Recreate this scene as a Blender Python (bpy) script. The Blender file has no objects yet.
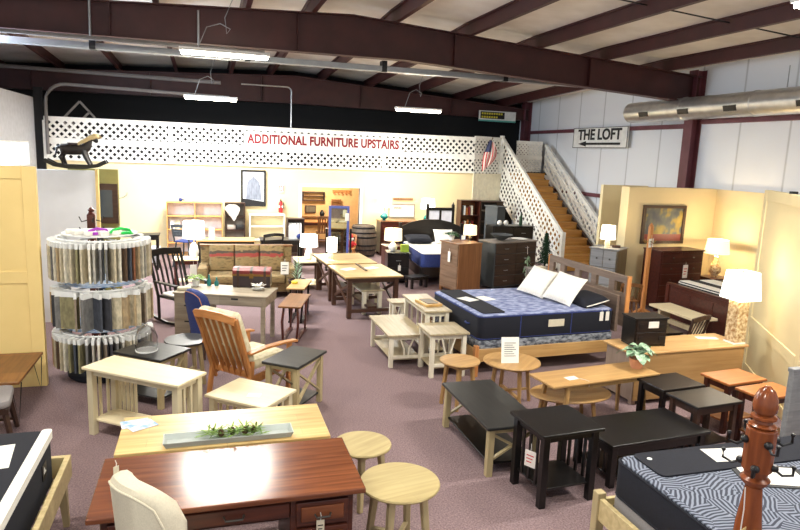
import bpy, bmesh, math, random
from mathutils import Vector, Matrix
random.seed(7)
SC = bpy.context.scene
COL = SC.collection
PI = math.pi

# ------------------------------------------------------------------ materials
def lin(c):
    c = c / 255.0
    return c / 12.92 if c <= 0.04045 else ((c + 0.055) / 1.055) ** 2.4
def L(rgb): return (lin(rgb[0]), lin(rgb[1]), lin(rgb[2]), 1.0)
MATS = {}
def newmat(name):
    m = bpy.data.materials.new(name); m.use_nodes = True
    nt = m.node_tree; nt.nodes.clear()
    out = nt.nodes.new('ShaderNodeOutputMaterial')
    b = nt.nodes.new('ShaderNodeBsdfPrincipled')
    nt.links.new(b.outputs[0], out.inputs[0])
    MATS[name] = m
    return m, nt, b
def coords(nt, scale):
    tc = nt.nodes.new('ShaderNodeTexCoord'); mp = nt.nodes.new('ShaderNodeMapping')
    mp.inputs['Scale'].default_value = scale
    nt.links.new(tc.outputs['Object'], mp.inputs[0])
    return mp.outputs[0]
def ramp(nt, fac, stops):
    r = nt.nodes.new('ShaderNodeValToRGB')
    el = r.color_ramp.elements
    while len(el) < len(stops): el.new(0.5)
    for e, (p, c) in zip(el, stops): e.position = p; e.color = c
    nt.links.new(fac, r.inputs[0])
    return r.outputs[0]
def mat(name, rgb, rough=.5, metal=0.0, rgb2=None, scale=(8, 8, 8), bump=0.0, spec=.5, detail=3):
    m, nt, b = newmat(name)
    b.inputs['Roughness'].default_value = rough
    b.inputs['Metallic'].default_value = metal
    b.inputs['Specular IOR Level'].default_value = spec
    n = nt.nodes.new('ShaderNodeTexNoise'); n.inputs['Scale'].default_value = 1.0
    n.inputs['Detail'].default_value = detail
    nt.links.new(coords(nt, scale), n.inputs['Vector'])
    c1 = L(rgb)
    c2 = L(rgb2) if rgb2 else tuple(min(1, x * .88) for x in c1[:3]) + (1,)
    nt.links.new(ramp(nt, n.outputs[0], [(.35, c2), (.65, c1)]), b.inputs['Base Color'])
    if bump:
        bp = nt.nodes.new('ShaderNodeBump'); bp.inputs['Strength'].default_value = bump
        bp.inputs['Distance'].default_value = .01
        nt.links.new(n.outputs[0], bp.inputs['Height']); nt.links.new(bp.outputs[0], b.inputs['Normal'])
    return m
def wood(name, rgb, rgb2, rough=.4, axis='X', planks=0.0, spec=.5, streak=1.0):
    """grain stretched along an axis; planks > 0 gives boards of that width"""
    m, nt, b = newmat(name)
    b.inputs['Roughness'].default_value = rough
    b.inputs['Specular IOR Level'].default_value = spec
    sc = {'X': (1.6, 22, 22), 'Y': (22, 1.6, 22), 'Z': (22, 22, 1.6)}[axis]
    n = nt.nodes.new('ShaderNodeTexNoise'); n.inputs['Scale'].default_value = 1.0
    n.inputs['Detail'].default_value = 5; n.inputs['Distortion'].default_value = .6
    nt.links.new(coords(nt, sc), n.inputs['Vector'])
    col = ramp(nt, n.outputs[0], [(.3, L(rgb2)), (.7, L(rgb))])
    if planks:
        br = nt.nodes.new('ShaderNodeTexBrick')
        br.inputs['Scale'].default_value = 1.0
        br.inputs['Brick Width'].default_value = 1.1
        br.inputs['Row Height'].default_value = planks
        br.inputs['Mortar Size'].default_value = .0012
        br.inputs['Color1'].default_value = (.62, .62, .62, 1); br.inputs['Color2'].default_value = (1, 1, 1, 1)
        br.inputs['Mortar'].default_value = (.4, .4, .4, 1)
        nt.links.new(coords(nt, (1, 1, 1)), br.inputs['Vector'])
        mx = nt.nodes.new('ShaderNodeMixRGB'); mx.blend_type = 'MULTIPLY'
        mx.inputs[0].default_value = .75 * streak
        nt.links.new(col, mx.inputs[1]); nt.links.new(br.outputs[0], mx.inputs[2])
        col = mx.outputs[0]
    nt.links.new(col, b.inputs['Base Color'])
    return m
def glow(name, rgb, strength, base=None):
    m, nt, b = newmat(name)
    b.inputs['Base Color'].default_value = L(base or rgb)
    b.inputs['Emission Color'].default_value = L(rgb)
    b.inputs['Emission Strength'].default_value = strength
    b.inputs['Roughness'].default_value = .6
    return m
def M(n): return MATS[n]

# ------------------------------------------------------------------ mesh builder
class MB:
    def __init__(s): s.bm = bmesh.new()
    def faces(s, vs, fs):
        v = [s.bm.verts.new(p) for p in vs]
        for f in fs:
            try: s.bm.faces.new([v[i] for i in f])
            except ValueError: pass
        return s
    def hexa(s, p):
        return s.faces(p, [(3, 2, 1, 0), (4, 5, 6, 7), (0, 1, 5, 4), (1, 2, 6, 5), (2, 3, 7, 6), (3, 0, 4, 7)])
    def box(s, x0, x1, y0, y1, z0, z1):
        return s.hexa([(x0, y0, z0), (x1, y0, z0), (x1, y1, z0), (x0, y1, z0), (x0, y0, z1), (x1, y0, z1), (x1, y1, z1), (x0, y1, z1)])
    def cbox(s, cx, cy, cz, sx, sy, sz):
        return s.box(cx - sx / 2, cx + sx / 2, cy - sy / 2, cy + sy / 2, cz - sz / 2, cz + sz / 2)
    def bar(s, a, b, w, h, w2=None, h2=None, up=(0, 0, 1)):
        a, b, up = Vector(a), Vector(b), Vector(up)
        d = (b - a).normalized()
        if abs(d.dot(up)) > .98: up = Vector((0, 1, 0))
        r = d.cross(up).normalized(); u = r.cross(d)
        w2 = w if w2 is None else w2; h2 = h if h2 is None else h2
        q = []
        for c, ww, hh in ((a, w, h), (b, w2, h2)):
            q += [c - r * ww / 2 - u * hh / 2, c + r * ww / 2 - u * hh / 2, c + r * ww / 2 + u * hh / 2, c - r * ww / 2 + u * hh / 2]
        return s.hexa(q)
    def strip(s, pts, w, h, up=(0, 0, 1)):
        """a bar swept along a polyline with mitred joints"""
        P = [Vector(p) for p in pts]; up = Vector(up); rings = []
        for i, p in enumerate(P):
            d = (P[min(i + 1, len(P) - 1)] - P[max(i - 1, 0)]).normalized()
            r = d.cross(up).normalized(); u = r.cross(d)
            rings.append([p - r * w / 2 - u * h / 2, p + r * w / 2 - u * h / 2, p + r * w / 2 + u * h / 2, p - r * w / 2 + u * h / 2])
        return s.loft(rings)
    def loft(s, rings, cap=True, closed=False):
        V = [[s.bm.verts.new(p) for p in r] for r in rings]
        n = len(V[0]); R = len(V)
        for i in range(R if closed else R - 1):
            a, b = V[i], V[(i + 1) % R]
            for k in range(n):
                s.bm.faces.new([a[k], a[(k + 1) % n], b[(k + 1) % n], b[k]])
        if cap and not closed:
            s.bm.faces.new(V[0][::-1]); s.bm.faces.new(V[-1])
        return s
    def tube(s, pts, r, seg=8, r2=None):
        P = [Vector(p) for p in pts]; rings = []
        ref = Vector((0, 0, 1))
        for i, p in enumerate(P):
            d = (P[min(i + 1, len(P) - 1)] - P[max(i - 1, 0)]).normalized()
            rf = ref if abs(d.dot(ref)) < .95 else Vector((0, 1, 0)) if i == 0 or len(P) == 2 else Vector((0, 1, 0))
            x = d.cross(rf).normalized(); y = x.cross(d)
            t = i / (len(P) - 1)
            rr = r if r2 is None else r + (r2 - r) * t
            rings.append([p + (x * math.cos(a) + y * math.sin(a)) * rr for a in [2 * PI * k / seg for k in range(seg)]])
        return s.loft(rings)
    def lathe(s, prof, cx=0, cy=0, seg=20, sx=1, sy=1):
        rings = [[(cx + r * sx * math.cos(2 * PI * k / seg), cy + r * sy * math.sin(2 * PI * k / seg), z) for k in range(seg)] for r, z in prof]
        return s.loft(rings)
    def prism(s, poly, a0, a1, plane='xy'):
        f = {'xy': lambda u, v, t: (u, v, t), 'xz': lambda u, v, t: (u, t, v), 'yz': lambda u, v, t: (t, u, v)}[plane]
        return s.loft([[f(u, v, a0) for u, v in poly], [f(u, v, a1) for u, v in poly]])
    def rbox(s, x0, x1, y0, y1, z0, z1, r=.05, n=4, e=0.0):
        """box with round vertical corners; e softens the top and bottom rims"""
        def ring(z, o):
            p = []
            for cx, cy, a0 in ((x1 - r, y1 - r, 0), (x0 + r, y1 - r, PI / 2), (x0 + r, y0 + r, PI), (x1 - r, y0 + r, 1.5 * PI)):
                for k in range(n + 1):
                    a = a0 + PI / 2 * k / n
                    p.append((cx + (r - o) * math.cos(a), cy + (r - o) * math.sin(a), z))
            return p
        if e: return s.loft([ring(z0, e), ring(z0 + e * .3, e * .3), ring(z0 + e, 0), ring(z1 - e, 0), ring(z1 - e * .3, e * .3), ring(z1, e)])
        return s.loft([ring(z0, 0), ring(z1, 0)])
    def sph(s, cx, cy, cz, rx, ry=None, rz=None, seg=14, n=8):
        ry = ry or rx; rz = rz or rx
        rings = []
        for i in range(1, n):
            a = PI * i / n
            rings.append([(cx + rx * math.sin(a) * math.cos(2 * PI * k / seg), cy + ry * math.sin(a) * math.sin(2 * PI * k / seg), cz - rz * math.cos(a)) for k in range(seg)])
        return s.loft(rings)
    def leaf(s, base, d, length, width, droop=.3, up=(0, 0, 1)):
        """a folded leaf blade with a mid rib, thin but double surfaced"""
        b = Vector(base); d = Vector(d).normalized(); up = Vector(up)
        r = d.cross(up)
        r = r.normalized() if r.length > 1e-4 else Vector((1, 0, 0))
        pts = []
        for t, w in ((0, .15), (.3, .8), (.6, 1), (.85, .6), (1, .05)):
            c = b + d * length * t - up * droop * length * t * t
            pts.append((c - r * width * w / 2 + up * .1 * width, c, c + r * width * w / 2 + up * .1 * width))
        vs = [p for q in pts for p in q]; fs = []
        for i in range(4):
            k = i * 3
            fs += [(k, k + 1, k + 4, k + 3), (k + 1, k + 2, k + 5, k + 4)]
        return s.faces(vs, fs)
    def build(s, name, m, parent=None, smooth=False, bevel=0.0, seg=1):
        bmesh.ops.recalc_face_normals(s.bm, faces=s.bm.faces[:])
        me = bpy.data.meshes.new(name); s.bm.to_mesh(me); s.bm.free()
        o = bpy.data.objects.new(name, me); COL.objects.link(o)
        ms = m if isinstance(m, (list, tuple)) else [m]
        for q in ms: me.materials.append(MATS[q] if isinstance(q, str) else q)
        if parent: o.parent = parent
        if smooth:
            for p in me.polygons: p.use_smooth = True
            me.set_sharp_from_angle(angle=math.radians(38))
        if bevel:
            bv = o.modifiers.new('edge', 'BEVEL'); bv.width = bevel; bv.segments = seg; bv.limit_method = 'ANGLE'
            bv.angle_limit = math.radians(40)
        return o

def thing(name, label, cat, x, y, z=0.0, rot=0.0, group=None):
    o = bpy.data.objects.new(name, None); COL.objects.link(o)
    o.empty_display_size = .1
    o.location = (x, y, z); o.rotation_euler = (0, 0, math.radians(rot))
    return tag(o, label, cat, group)
def tag(o, label, cat, group=None, kind=None):
    o['label'] = label; o['category'] = cat
    if group: o['group'] = group
    if kind: o['kind'] = kind
    return o
def solo(mb, name, m, label, cat, x, y, z=0.0, rot=0.0, group=None, **k):
    o = mb.build(name, m, None, **k)
    o.location = (x, y, z); o.rotation_euler = (0, 0, math.radians(rot))
    return tag(o, label, cat, group)
def struct(o, kind='structure'):
    o['kind'] = kind; return o
def dup(root, x, y, z=None, rot=None, label=None, group=None):
    def cp(o, par):
        c = o.copy(); COL.objects.link(c)
        if par: c.parent = par
        for ch in list(o.children): cp(ch, c)
        return c
    r = cp(root, None)
    r.location = (x, y, root.location.z if z is None else z)
    if rot is not None: r.rotation_euler = (0, 0, math.radians(rot))
    if label: r['label'] = label
    if group: r['group'] = group
    return r
def text(body, size, name, m, parent, loc, rot, depth=.004, sx=1.0, space=1.0, bold=0.0):
    cu = bpy.data.curves.new(name, 'FONT'); cu.body = body; cu.size = size; cu.extrude = depth
    cu.align_x = 'CENTER'; cu.align_y = 'CENTER'; cu.space_character = space; cu.offset = bold
    t = bpy.data.objects.new(name + '_src', cu); COL.objects.link(t)
    dg = bpy.context.evaluated_depsgraph_get()
    me = bpy.data.meshes.new_from_object(t.evaluated_get(dg))
    bpy.data.objects.remove(t); bpy.data.curves.remove(cu)
    me.name = name
    o = bpy.data.objects.new(name, me); COL.objects.link(o)
    me.materials.clear(); me.materials.append(MATS[m])
    if parent: o.parent = parent
    o.location = loc; o.rotation_euler = rot; o.scale = (sx, 1, 1)
    return o

# ------------------------------------------------------------------ palette
mat('carpet', (148, 126, 126), .95, rgb2=(106, 88, 90), scale=(70, 70, 70), bump=.4, spec=.1, detail=8)
mat('cream_wall', (240, 224, 178), .7, rgb2=(237, 220, 174), scale=(2, 2, 2))
mat('cream_panel', (236, 206, 136), .55, rgb2=(232, 202, 132), scale=(3, 3, 3))
mat('white_panel', (236, 238, 242), .6, rgb2=(234, 236, 240))
mat('olive', (140, 132, 74), .7)
mat('cream_panel_pale', (234, 216, 168), .6, rgb2=(231, 213, 165), scale=(3, 3, 3))
mat('cream_board', (242, 234, 208), .6)
mat('purlin_red', (70, 31, 30), .5, rgb2=(60, 26, 25), scale=(3, 3, 3))
mat('column_mauve', (112, 62, 72), .5, rgb2=(96, 50, 58), scale=(3, 3, 3))
mat('roof_white', (232, 228, 222), .8, rgb2=(216, 210, 202), scale=(1.5, 1.5, 1.5), bump=.3)
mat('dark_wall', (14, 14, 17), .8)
mat('lattice_white', (250, 248, 240), .6)
mat('black', (16, 16, 18), .4)
mat('black_wood', (17, 14, 13), .3, rgb2=(10, 8, 8), scale=(4, 30, 30))
mat('espresso', (32, 25, 22), .34, rgb2=(20, 15, 13), scale=(3, 28, 28))
mat('charcoal_top', (42, 42, 41), .34, rgb2=(31, 31, 30), scale=(3, 28, 28))
mat('steel', (168, 170, 172), .35, .8)
mat('galvan', (214, 214, 212), .36, .85)
mat('grey_paint', (120, 116, 114), .5)
mat('brass', (150, 120, 60), .35, .8)
mat('pewter', (90, 86, 80), .4, .8)
mat('paper', (246, 243, 232), .7)
mat('tag_white', (232, 226, 216), .7)
mat('red', (196, 40, 44), .5)
mat('sign_red', (128, 20, 32), .7)
mat('alcove_wall', (220, 202, 160), .7, rgb2=(217, 199, 157), scale=(2, 2, 2))
mat('white', (240, 240, 236), .5)
mat('ink', (22, 22, 24), .6)
mat('blueprint', (120, 160, 205), .5, rgb2=(232, 236, 240), scale=(14, 14, 14))
wood('walnut_red', (130, 74, 42), (92, 48, 28), .2, 'X', .13, streak=.3)
wood('walnut_dark', (86, 40, 24), (56, 24, 16), .35, 'X')
wood('ash_dull', (186, 168, 118), (164, 144, 96), .5, 'X', .09, streak=.25)
wood('natural', (236, 206, 140), (208, 166, 100), .3, 'X', .12)
wood('ash', (216, 196, 146), (190, 168, 118), .45, 'X')
wood('ash_leg', (190, 172, 130), (170, 152, 112), .5, 'Z')
wood('cream_wood', (234, 220, 184), (224, 208, 168), .45, 'X')
wood('mission_leg', (228, 220, 200), (216, 206, 184), .5, 'Z')
wood('cream_leg', (218, 206, 172), (208, 194, 158), .5, 'Z')
wood('cream_grey_top', (184, 168, 136), (156, 140, 110), .4, 'X')
wood('oak', (196, 156, 100), (172, 130, 78), .4, 'X', .11, streak=.4)
wood('oak_y', (212, 170, 102), (186, 140, 76), .4, 'Y')
wood('oak_leg', (180, 142, 90), (158, 120, 72), .45, 'Z')
wood('honey', (196, 134, 78), (168, 106, 56), .35, 'X')
wood('honey_z', (204, 142, 84), (176, 112, 60), .35, 'Z')
wood('orange_wood', (188, 118, 62), (160, 92, 44), .35, 'X', .12, streak=.3)
wood('cherry', (82, 38, 28), (56, 25, 18), .3, 'X')
wood('cherry_z', (92, 40, 27), (62, 25, 18), .3, 'Z')
wood('post_cherry', (148, 80, 42), (108, 52, 26), .22, 'Z')
wood('brown', (150, 104, 66), (122, 80, 48), .4, 'Z')
wood('barrel_oak', (104, 90, 76), (80, 68, 56), .6, 'Z')
wood('brown_front', (138, 110, 88), (112, 86, 66), .4, 'X')
wood('dark_brown', (74, 56, 46), (54, 40, 33), .4, 'X')
wood('stair_oak', (216, 164, 88), (188, 132, 62), .4, 'X')
wood('whitewash', (184, 170, 146), (148, 134, 114), .5, 'X', .14)
wood('grey_wash', (150, 142, 134), (124, 116, 110), .5, 'X')
wood('greyblue', (146, 146, 146), (120, 120, 122), .5, 'X')
wood('taupe_side', (110, 98, 78), (92, 80, 62), .5, 'Z')
wood('headboard_grey', (132, 112, 98), (108, 90, 78), .45, 'Y')
wood('trestle_dark', (84, 54, 38), (58, 36, 26), .4, 'X')
wood('trestle_light', (206, 174, 116), (176, 140, 86), .35, 'X', .16)
wood('dresser_back', (172, 134, 86), (152, 114, 68), .5, 'X')
wood('dresser_top', (206, 164, 110), (180, 136, 84), .4, 'X')
wood('dresser_side', (158, 138, 122), (136, 116, 102), .5, 'Z')
wood('bench_brown', (150, 100, 54), (118, 74, 38), .4, 'Y', .2)
wood('stool_dark', (70, 46, 34), (48, 30, 22), .4, 'X')
mat('navy', (15, 17, 31), .9, rgb2=(10, 12, 23), scale=(60, 60, 60))
mat('blue_fabric', (46, 62, 124), .85, rgb2=(36, 48, 100), scale=(60, 60, 60))
mat('quilt_blue', (164, 172, 202), .85, rgb2=(96, 106, 148), scale=(9, 14, 9), bump=.4, detail=2)
mat('white_fabric', (240, 236, 226), .9, rgb2=(232, 226, 214), scale=(40, 40, 40), bump=.1)
mat('cream_fabric', (214, 204, 180), .9, rgb2=(204, 194, 170), scale=(120, 120, 120))
mat('grey_fabric', (146, 140, 138), .9, scale=(120, 120, 120))
mat('cushion_leaf', (236, 226, 196), .9, rgb2=(206, 194, 156), scale=(14, 14, 14))
mat('leaf', (58, 108, 50), .5, rgb2=(34, 78, 34), scale=(20, 20, 20))
mat('leaf_pale', (176, 196, 168), .5, rgb2=(96, 136, 96), scale=(26, 26, 26))
mat('pine', (36, 66, 40), .7)
mat('terracotta', (214, 152, 116), .7)
mat('teal', (24, 120, 118), .2)
mat('cone', (84, 58, 38), .8)
mat('zinc', (184, 190, 184), .5)
mat('plastic_film', (150, 154, 160), .12, rgb2=(60, 64, 74), scale=(16, 30, 30), bump=.8)
mat('leather_trunk', (52, 40, 44), .35)
mat('ruby', (128, 42, 40), .4)
mat('mirror', (210, 214, 190), .04, 1.0)
mat('slate', (70, 76, 80), .5)
mat('duct_dark', (44, 40, 38), .5)
mat('signyellow', (220, 206, 60), .6)
mat('signteal', (96, 184, 172), .6)
mat('lime', (150, 176, 52), .6)
glow('tube', (255, 250, 232), 40)
glow('shade', (255, 238, 200), 1.5, (250, 240, 215))
glow('shade_white', (255, 248, 232), 2.2, (250, 246, 236))
glow('shade_dim', (255, 228, 176), .95, (240, 226, 196))
glow('daylight', (206, 228, 255), 1.1)
mat('shop_door_grey', (196, 198, 204), .6)
# fern quilting: every cell of a Voronoi net carries stripes turned its own way
m, nt, b = newmat('fern')
cv = coords(nt, (1, 1, 1))
vo = nt.nodes.new('ShaderNodeTexVoronoi'); vo.inputs['Scale'].default_value = 6; vo.inputs['Randomness'].default_value = .6
nt.links.new(cv, vo.inputs['Vector'])
sp_ = nt.nodes.new('ShaderNodeSeparateColor'); nt.links.new(vo.outputs['Color'], sp_.inputs[0])
mu = nt.nodes.new('ShaderNodeMath'); mu.operation = 'MULTIPLY'; mu.inputs[1].default_value = 2.6; nt.links.new(sp_.outputs[0], mu.inputs[0])
vr = nt.nodes.new('ShaderNodeVectorRotate'); vr.rotation_type = 'Z_AXIS'
nt.links.new(cv, vr.inputs['Vector']); nt.links.new(mu.outputs[0], vr.inputs['Angle'])
w = nt.nodes.new('ShaderNodeTexWave'); w.inputs['Scale'].default_value = 11; w.inputs['Distortion'].default_value = 4; w.inputs['Detail'].default_value = 1; w.inputs['Detail Scale'].default_value = .6
nt.links.new(vr.outputs[0], w.inputs[0])
nt.links.new(ramp(nt, w.outputs[1], [(.38, L((46, 50, 64))), (.66, L((124, 130, 144)))]), b.inputs['Base Color'])
b.inputs['Roughness'].default_value = .85
# settee upholstery: woven tan and olive; the back cushions carry a dark and red band
for nm in ('plaid', 'plaid_band'):
    m, nt, b = newmat(nm)
    n = nt.nodes.new('ShaderNodeTexNoise'); n.inputs['Scale'].default_value = 1; n.inputs['Detail'].default_value = 4
    nt.links.new(coords(nt, (9, 9, 22)), n.inputs[0])
    col = ramp(nt, n.outputs[0], [(.3, L((84, 68, 44))), (.5, L((140, 116, 76))), (.7, L((112, 98, 64)))])
    if nm == 'plaid_band':
        tc = nt.nodes.new('ShaderNodeTexCoord'); se = nt.nodes.new('ShaderNodeSeparateXYZ'); nt.links.new(tc.outputs['Object'], se.inputs[0])
        ad = nt.nodes.new('ShaderNodeMath'); ad.operation = 'MULTIPLY_ADD'; ad.inputs[1].default_value = .12; nt.links.new(n.outputs[0], ad.inputs[0]); nt.links.new(se.outputs[2], ad.inputs[2])
        bd = ramp(nt, ad.outputs[0], [(.0, (0, 0, 0, 1)), (.33, (0, 0, 0, 1)), (.345, (1, 1, 1, 1)), (.39, (1, 1, 1, 1)), (.40, (0, 0, 0, 1))])
        bk = ramp(nt, ad.outputs[0], [(.0, (0, 0, 0, 1)), (.39, (0, 0, 0, 1)), (.40, (1, 1, 1, 1)), (.44, (1, 1, 1, 1)), (.45, (0, 0, 0, 1))])
        for fac, c_ in ((bd, (142, 56, 48)), (bk, (70, 58, 46))):
            mx = nt.nodes.new('ShaderNodeMixRGB'); nt.links.new(fac, mx.inputs[0]); nt.links.new(col, mx.inputs[1]); mx.inputs[2].default_value = L(c_); col = mx.outputs[0]
    nt.links.new(col, b.inputs['Base Color']); b.inputs['Roughness'].default_value = .9
# picture in the alcove: autumn trees over dark water
m, nt, b = newmat('autumn_painting')
n = nt.nodes.new('ShaderNodeTexNoise'); n.inputs['Scale'].default_value = 1
nt.links.new(coords(nt, (4.2, 1, 3.2)), n.inputs[0])
nt.links.new(ramp(nt, n.outputs[0], [(.36, L((50, 58, 78))), (.5, L((84, 92, 92))), (.58, L((150, 130, 60))), (.7, L((176, 150, 70)))]), b.inputs['Base Color'])
WORLD, EXPO = .48, 0.62
# ================================================================== SETTING
def clip(poly, a, b, c):
    """keep the part of poly where a*u + b*v <= c"""
    out = []
    for i in range(len(poly)):
        p, q = poly[i], poly[(i + 1) % len(poly)]
        dp, dq = a * p[0] + b * p[1] - c, a * q[0] + b * q[1] - c
        if dp <= 0: out.append(p)
        if dp * dq < 0:
            t = dp / (dp - dq); out.append((p[0] + (q[0] - p[0]) * t, p[1] + (q[1] - p[1]) * t))
    return out
def lattice_mb(region, f, pitch=.13, sw=.058, th=.008):
    """crossed diagonal laths inside the convex polygon `region`; f maps (u, v, depth) to 3D"""
    mb = MB(); s = math.sqrt(.5)
    for layer, (a, b) in enumerate(((s, s), (s, -s))):
        lo = min(a * u + b * v for u, v in region); hi = max(a * u + b * v for u, v in region)
        k = math.floor(lo / pitch)
        while k * pitch < hi:
            p = clip(clip(region, a, b, k * pitch + sw), -a, -b, -k * pitch)
            if len(p) > 2:
                d0, d1 = layer * th, (layer + 1) * th
                try: mb.loft([[f(u, v, d0) for u, v in p], [f(u, v, d1) for u, v in p]])
                except ValueError: pass
            k += 1
    return mb
def roofz(x, y=0):
    z = 5.30 - .0695 * (x - 2.6) if x > 2.6 else 5.30 - .042 * (2.6 - x)
    return z - max(0, y - 12.1) * .036

struct(MB().box(-9, 12, -5, 24, -.1, 0).build('floor', 'carpet'))
# roof deck
c = MB()
xs = [-9, 2.6, 10.7]
for i in (0, 1):
    a, b = xs[i], xs[i + 1]
    for p, q in ((-1, 12.1), (12.1, 24)):
        c.hexa([(x, y, roofz(x, y) + h) for h in (.25, .35) for x, y in ((a, p), (b, p), (b, q), (a, q))])
struct(c.build('ceiling', 'roof_white'))
for x in (9.5, 7.95, 6.4, 4.9, 3.4, 1.85, .7, -.8, -2.3, -3.8, -5.3):
    z = roofz(x)
    p = MB()
    for ya, yb in ((-1, 12.1), (12.1, 21)):
        za, zb_ = roofz(x, ya), roofz(x, yb)
        for x0_, x1_, l0, l1 in ((-.02, .02, .005, .25), (.02, .07, .005, .03), (-.07, -.02, .225, .25)):
            p.hexa([(x + x0_, ya, za + l0), (x + x1_, ya, za + l0), (x + x1_, yb, zb_ + l0), (x + x0_, yb, zb_ + l0), (x + x0_, ya, za + l1), (x + x1_, ya, za + l1), (x + x1_, yb, zb_ + l1), (x + x0_, yb, zb_ + l1)])
    struct(p.build('purlin', 'purlin_red'))
for y in (8.7,):
    struct(MB().tube([(3.4, y, roofz(3.4) + .16), (9.5, y, roofz(9.5) + .16)], .012, 6).build('sag_rod', 'black'))
def frame(y, bot, name):
    top = [(x, roofz(x, y)) for x in (10.42, 2.6, -7)]
    low = bot
    web = MB().prism(low + [(x, z) for x, z in top], y - .012, y + .012, 'xz')
    for pts in (low, top):
        for (x0, z0), (x1, z1) in zip(pts, pts[1:]):
            web.bar((x0, y, z0), (x1, y, z1), .24, .02)
    for x in (-4.5, -1.5, 1.6, 4.6, 7.6):
        zb = next(z0 + (z1 - z0) * (x - x0) / (x1 - x0) for (x0, z0), (x1, z1) in zip(low, low[1:]) if x0 <= x <= x1)
        web.box(x - .006, x + .006, y - .11, y + .11, zb + .01, roofz(x, y) - .01)
    struct(web.build(name, 'purlin_red'))
frame(12.1, [(-7, 4.56), (3.6, 4.60), (10.42, 4.2)], 'roof_beam')
frame(20.0, [(-7, 4.16), (2.6, 4.22), (10.42, 4.12)], 'roof_beam')
for y in (12.1, 20.0):
    col = MB().box(10.24, 10.26, y - .13, y + .13, 0, 4.9).box(10.47, 10.49, y - .13, y + .13, 0, 4.9).box(10.26, 10.47, y - .01, y + .01, 0, 4.9)
    struct(col.build('column', 'column_mauve'))

# walls
m, nt, b = newmat('wall_metal')
w = nt.nodes.new('ShaderNodeTexWave'); w.bands_direction = 'Y'; w.inputs['Scale'].default_value = .26
nt.links.new(coords(nt, (1, 1, 1)), w.inputs[0])
nt.links.new(ramp(nt, w.outputs[1], [(0, L((190, 192, 196))), (.006, L((232, 235, 240)))]), b.inputs['Base Color'])
b.inputs['Roughness'].default_value = .5
struct(MB().box(10.5, 10.6, -2, 21, 0, 5.1).build('wall_right', 'wall_metal'))
struct(MB().box(10.42, 10.499, 3, 11.2, 0, 2.37).build('wall_alcove_right', 'alcove_wall'))
struct(MB().box(8.24, 10.498, 11.2, 11.46, 0, 2.37).build('wall_alcove_back', 'alcove_wall'))
struct(MB().box(8.78, 10.0, 12.9, 13.0, 0, 2.33).build('wall_nook', 'cream_wall'))
for z, y0, y1 in ((3.72, 12.3, 19.83), (1.92, 12.3, 19.83), (3.80, 3, 11.9)):
    struct(MB().box(10.40, 10.499, y0, y1, z - .05, z + .05).build('girt', 'column_mauve'))
bw = MB().box(-3.95, 2.54, 17.94, 18.06, 0, 2.36).box(4.2, 7.7, 17.94, 18.06, 0, 2.36).box(2.54, 4.2, 17.94, 18.06, 1.84, 2.36)
struct(bw.build('wall_back', 'cream_wall'))
struct(MB().box(2.46, 2.54, 17.90, 18.08, 0, 1.92).box(4.2, 4.28, 17.90, 18.08, 0, 1.92).box(2.54, 4.2, 17.90, 18.08, 1.84, 1.92).build('trim_1', 'white'))
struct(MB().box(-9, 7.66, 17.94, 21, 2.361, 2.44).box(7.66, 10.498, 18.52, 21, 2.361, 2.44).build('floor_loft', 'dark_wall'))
mat('backroom', (226, 178, 120), .7)
struct(MB().box(0.5, 6.5, 20.6, 20.7, 0, 2.36).build('wall_backroom', 'backroom'))
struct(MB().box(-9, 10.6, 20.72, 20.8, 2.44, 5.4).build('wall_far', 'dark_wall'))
# high partition and windows on the left
struct(MB().box(-4.08, -4.0, 8, 17.9, 0, 2.24).box(-4.08, -4.0, 8, 17.9, 2.8, 3.85).box(-4.08, -4.0, 17.15, 17.9, 2.24, 2.8).build('wall_left', 'shop_door_grey'))
w1 = struct(MB().box(-4.06, -4.03, 8, 17.15, 2.24, 2.8).build('window_1', 'daylight'))
fr = MB()
for k in range(13): fr.box(-4.03, -3.985, 8 + k * .76, 8.04 + k * .76, 2.24, 2.8)
fr.box(-4.03, -3.985, 8, 17.15, 2.24, 2.28).box(-4.03, -3.985, 8, 17.15, 2.76, 2.8)
fr.build('window_frame', 'white', w1)
struct(MB().box(-9, -8.9, 8, 21, 0, 5.2).build('wall_outer_left', 'grey_paint'))
struct(MB().box(-4.0, -3.8, 17.86, 17.94, 0, 4.1).build('post_corner', 'dark_wall'))
# white and olive partitions behind the swatch carousel
struct(MB().box(-3.3, -1.66, 11.0, 11.1, 0, 2.4).build('wall_partition_left', 'white_panel'))
struct(MB().box(-1.66, -1.62, 10.99, 11.11, 0, 2.42).build('trim_2', 'cream_panel'))
struct(MB().box(-2.1, -1.37, 11.3, 11.38, 0, 2.42).build('wall_olive', 'olive'))

# loft lattice railing: one panel per bay, with posts, rails and two lattice fields
xs = [-3.83, -.92, 2.02, 4.82, 7.66]
for i in range(4):
    a, b = xs[i], xs[i + 1]
    nm = ['beside the dark corner post', 'left of the banner above the tall shelves', 'behind the red lettered banner', 'between banner and flag above the dark headboard'][i]
    t = thing('lattice_railing', 'white diagonal lattice railing of the loft, bay ' + nm, 'railing', a, 17.9, 2.36, group='lattice bays along the loft')
    W = b - a
    MB().box(0, W, -.03, .03, .96, 1.06).build('top_rail', 'lattice_white', t)
    MB().box(0, W, -.025, .025, .40, .55).build('middle_rail', 'lattice_white', t)
    MB().box(0, W, -.025, .025, 0, .05).build('bottom_rail', 'lattice_white', t)
    MB().box(0, .09, -.045, .03, 0, .96).build('post', 'lattice_white', t)
    for v0, v1 in ((.05, .40), (.55, .96)):
        lattice_mb([(.09, v0), (W, v0), (W, v1), (.09, v1)], lambda u, v, d: (u, -.008 + d, v)).build('lattice_panel', 'lattice_white', t)
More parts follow.
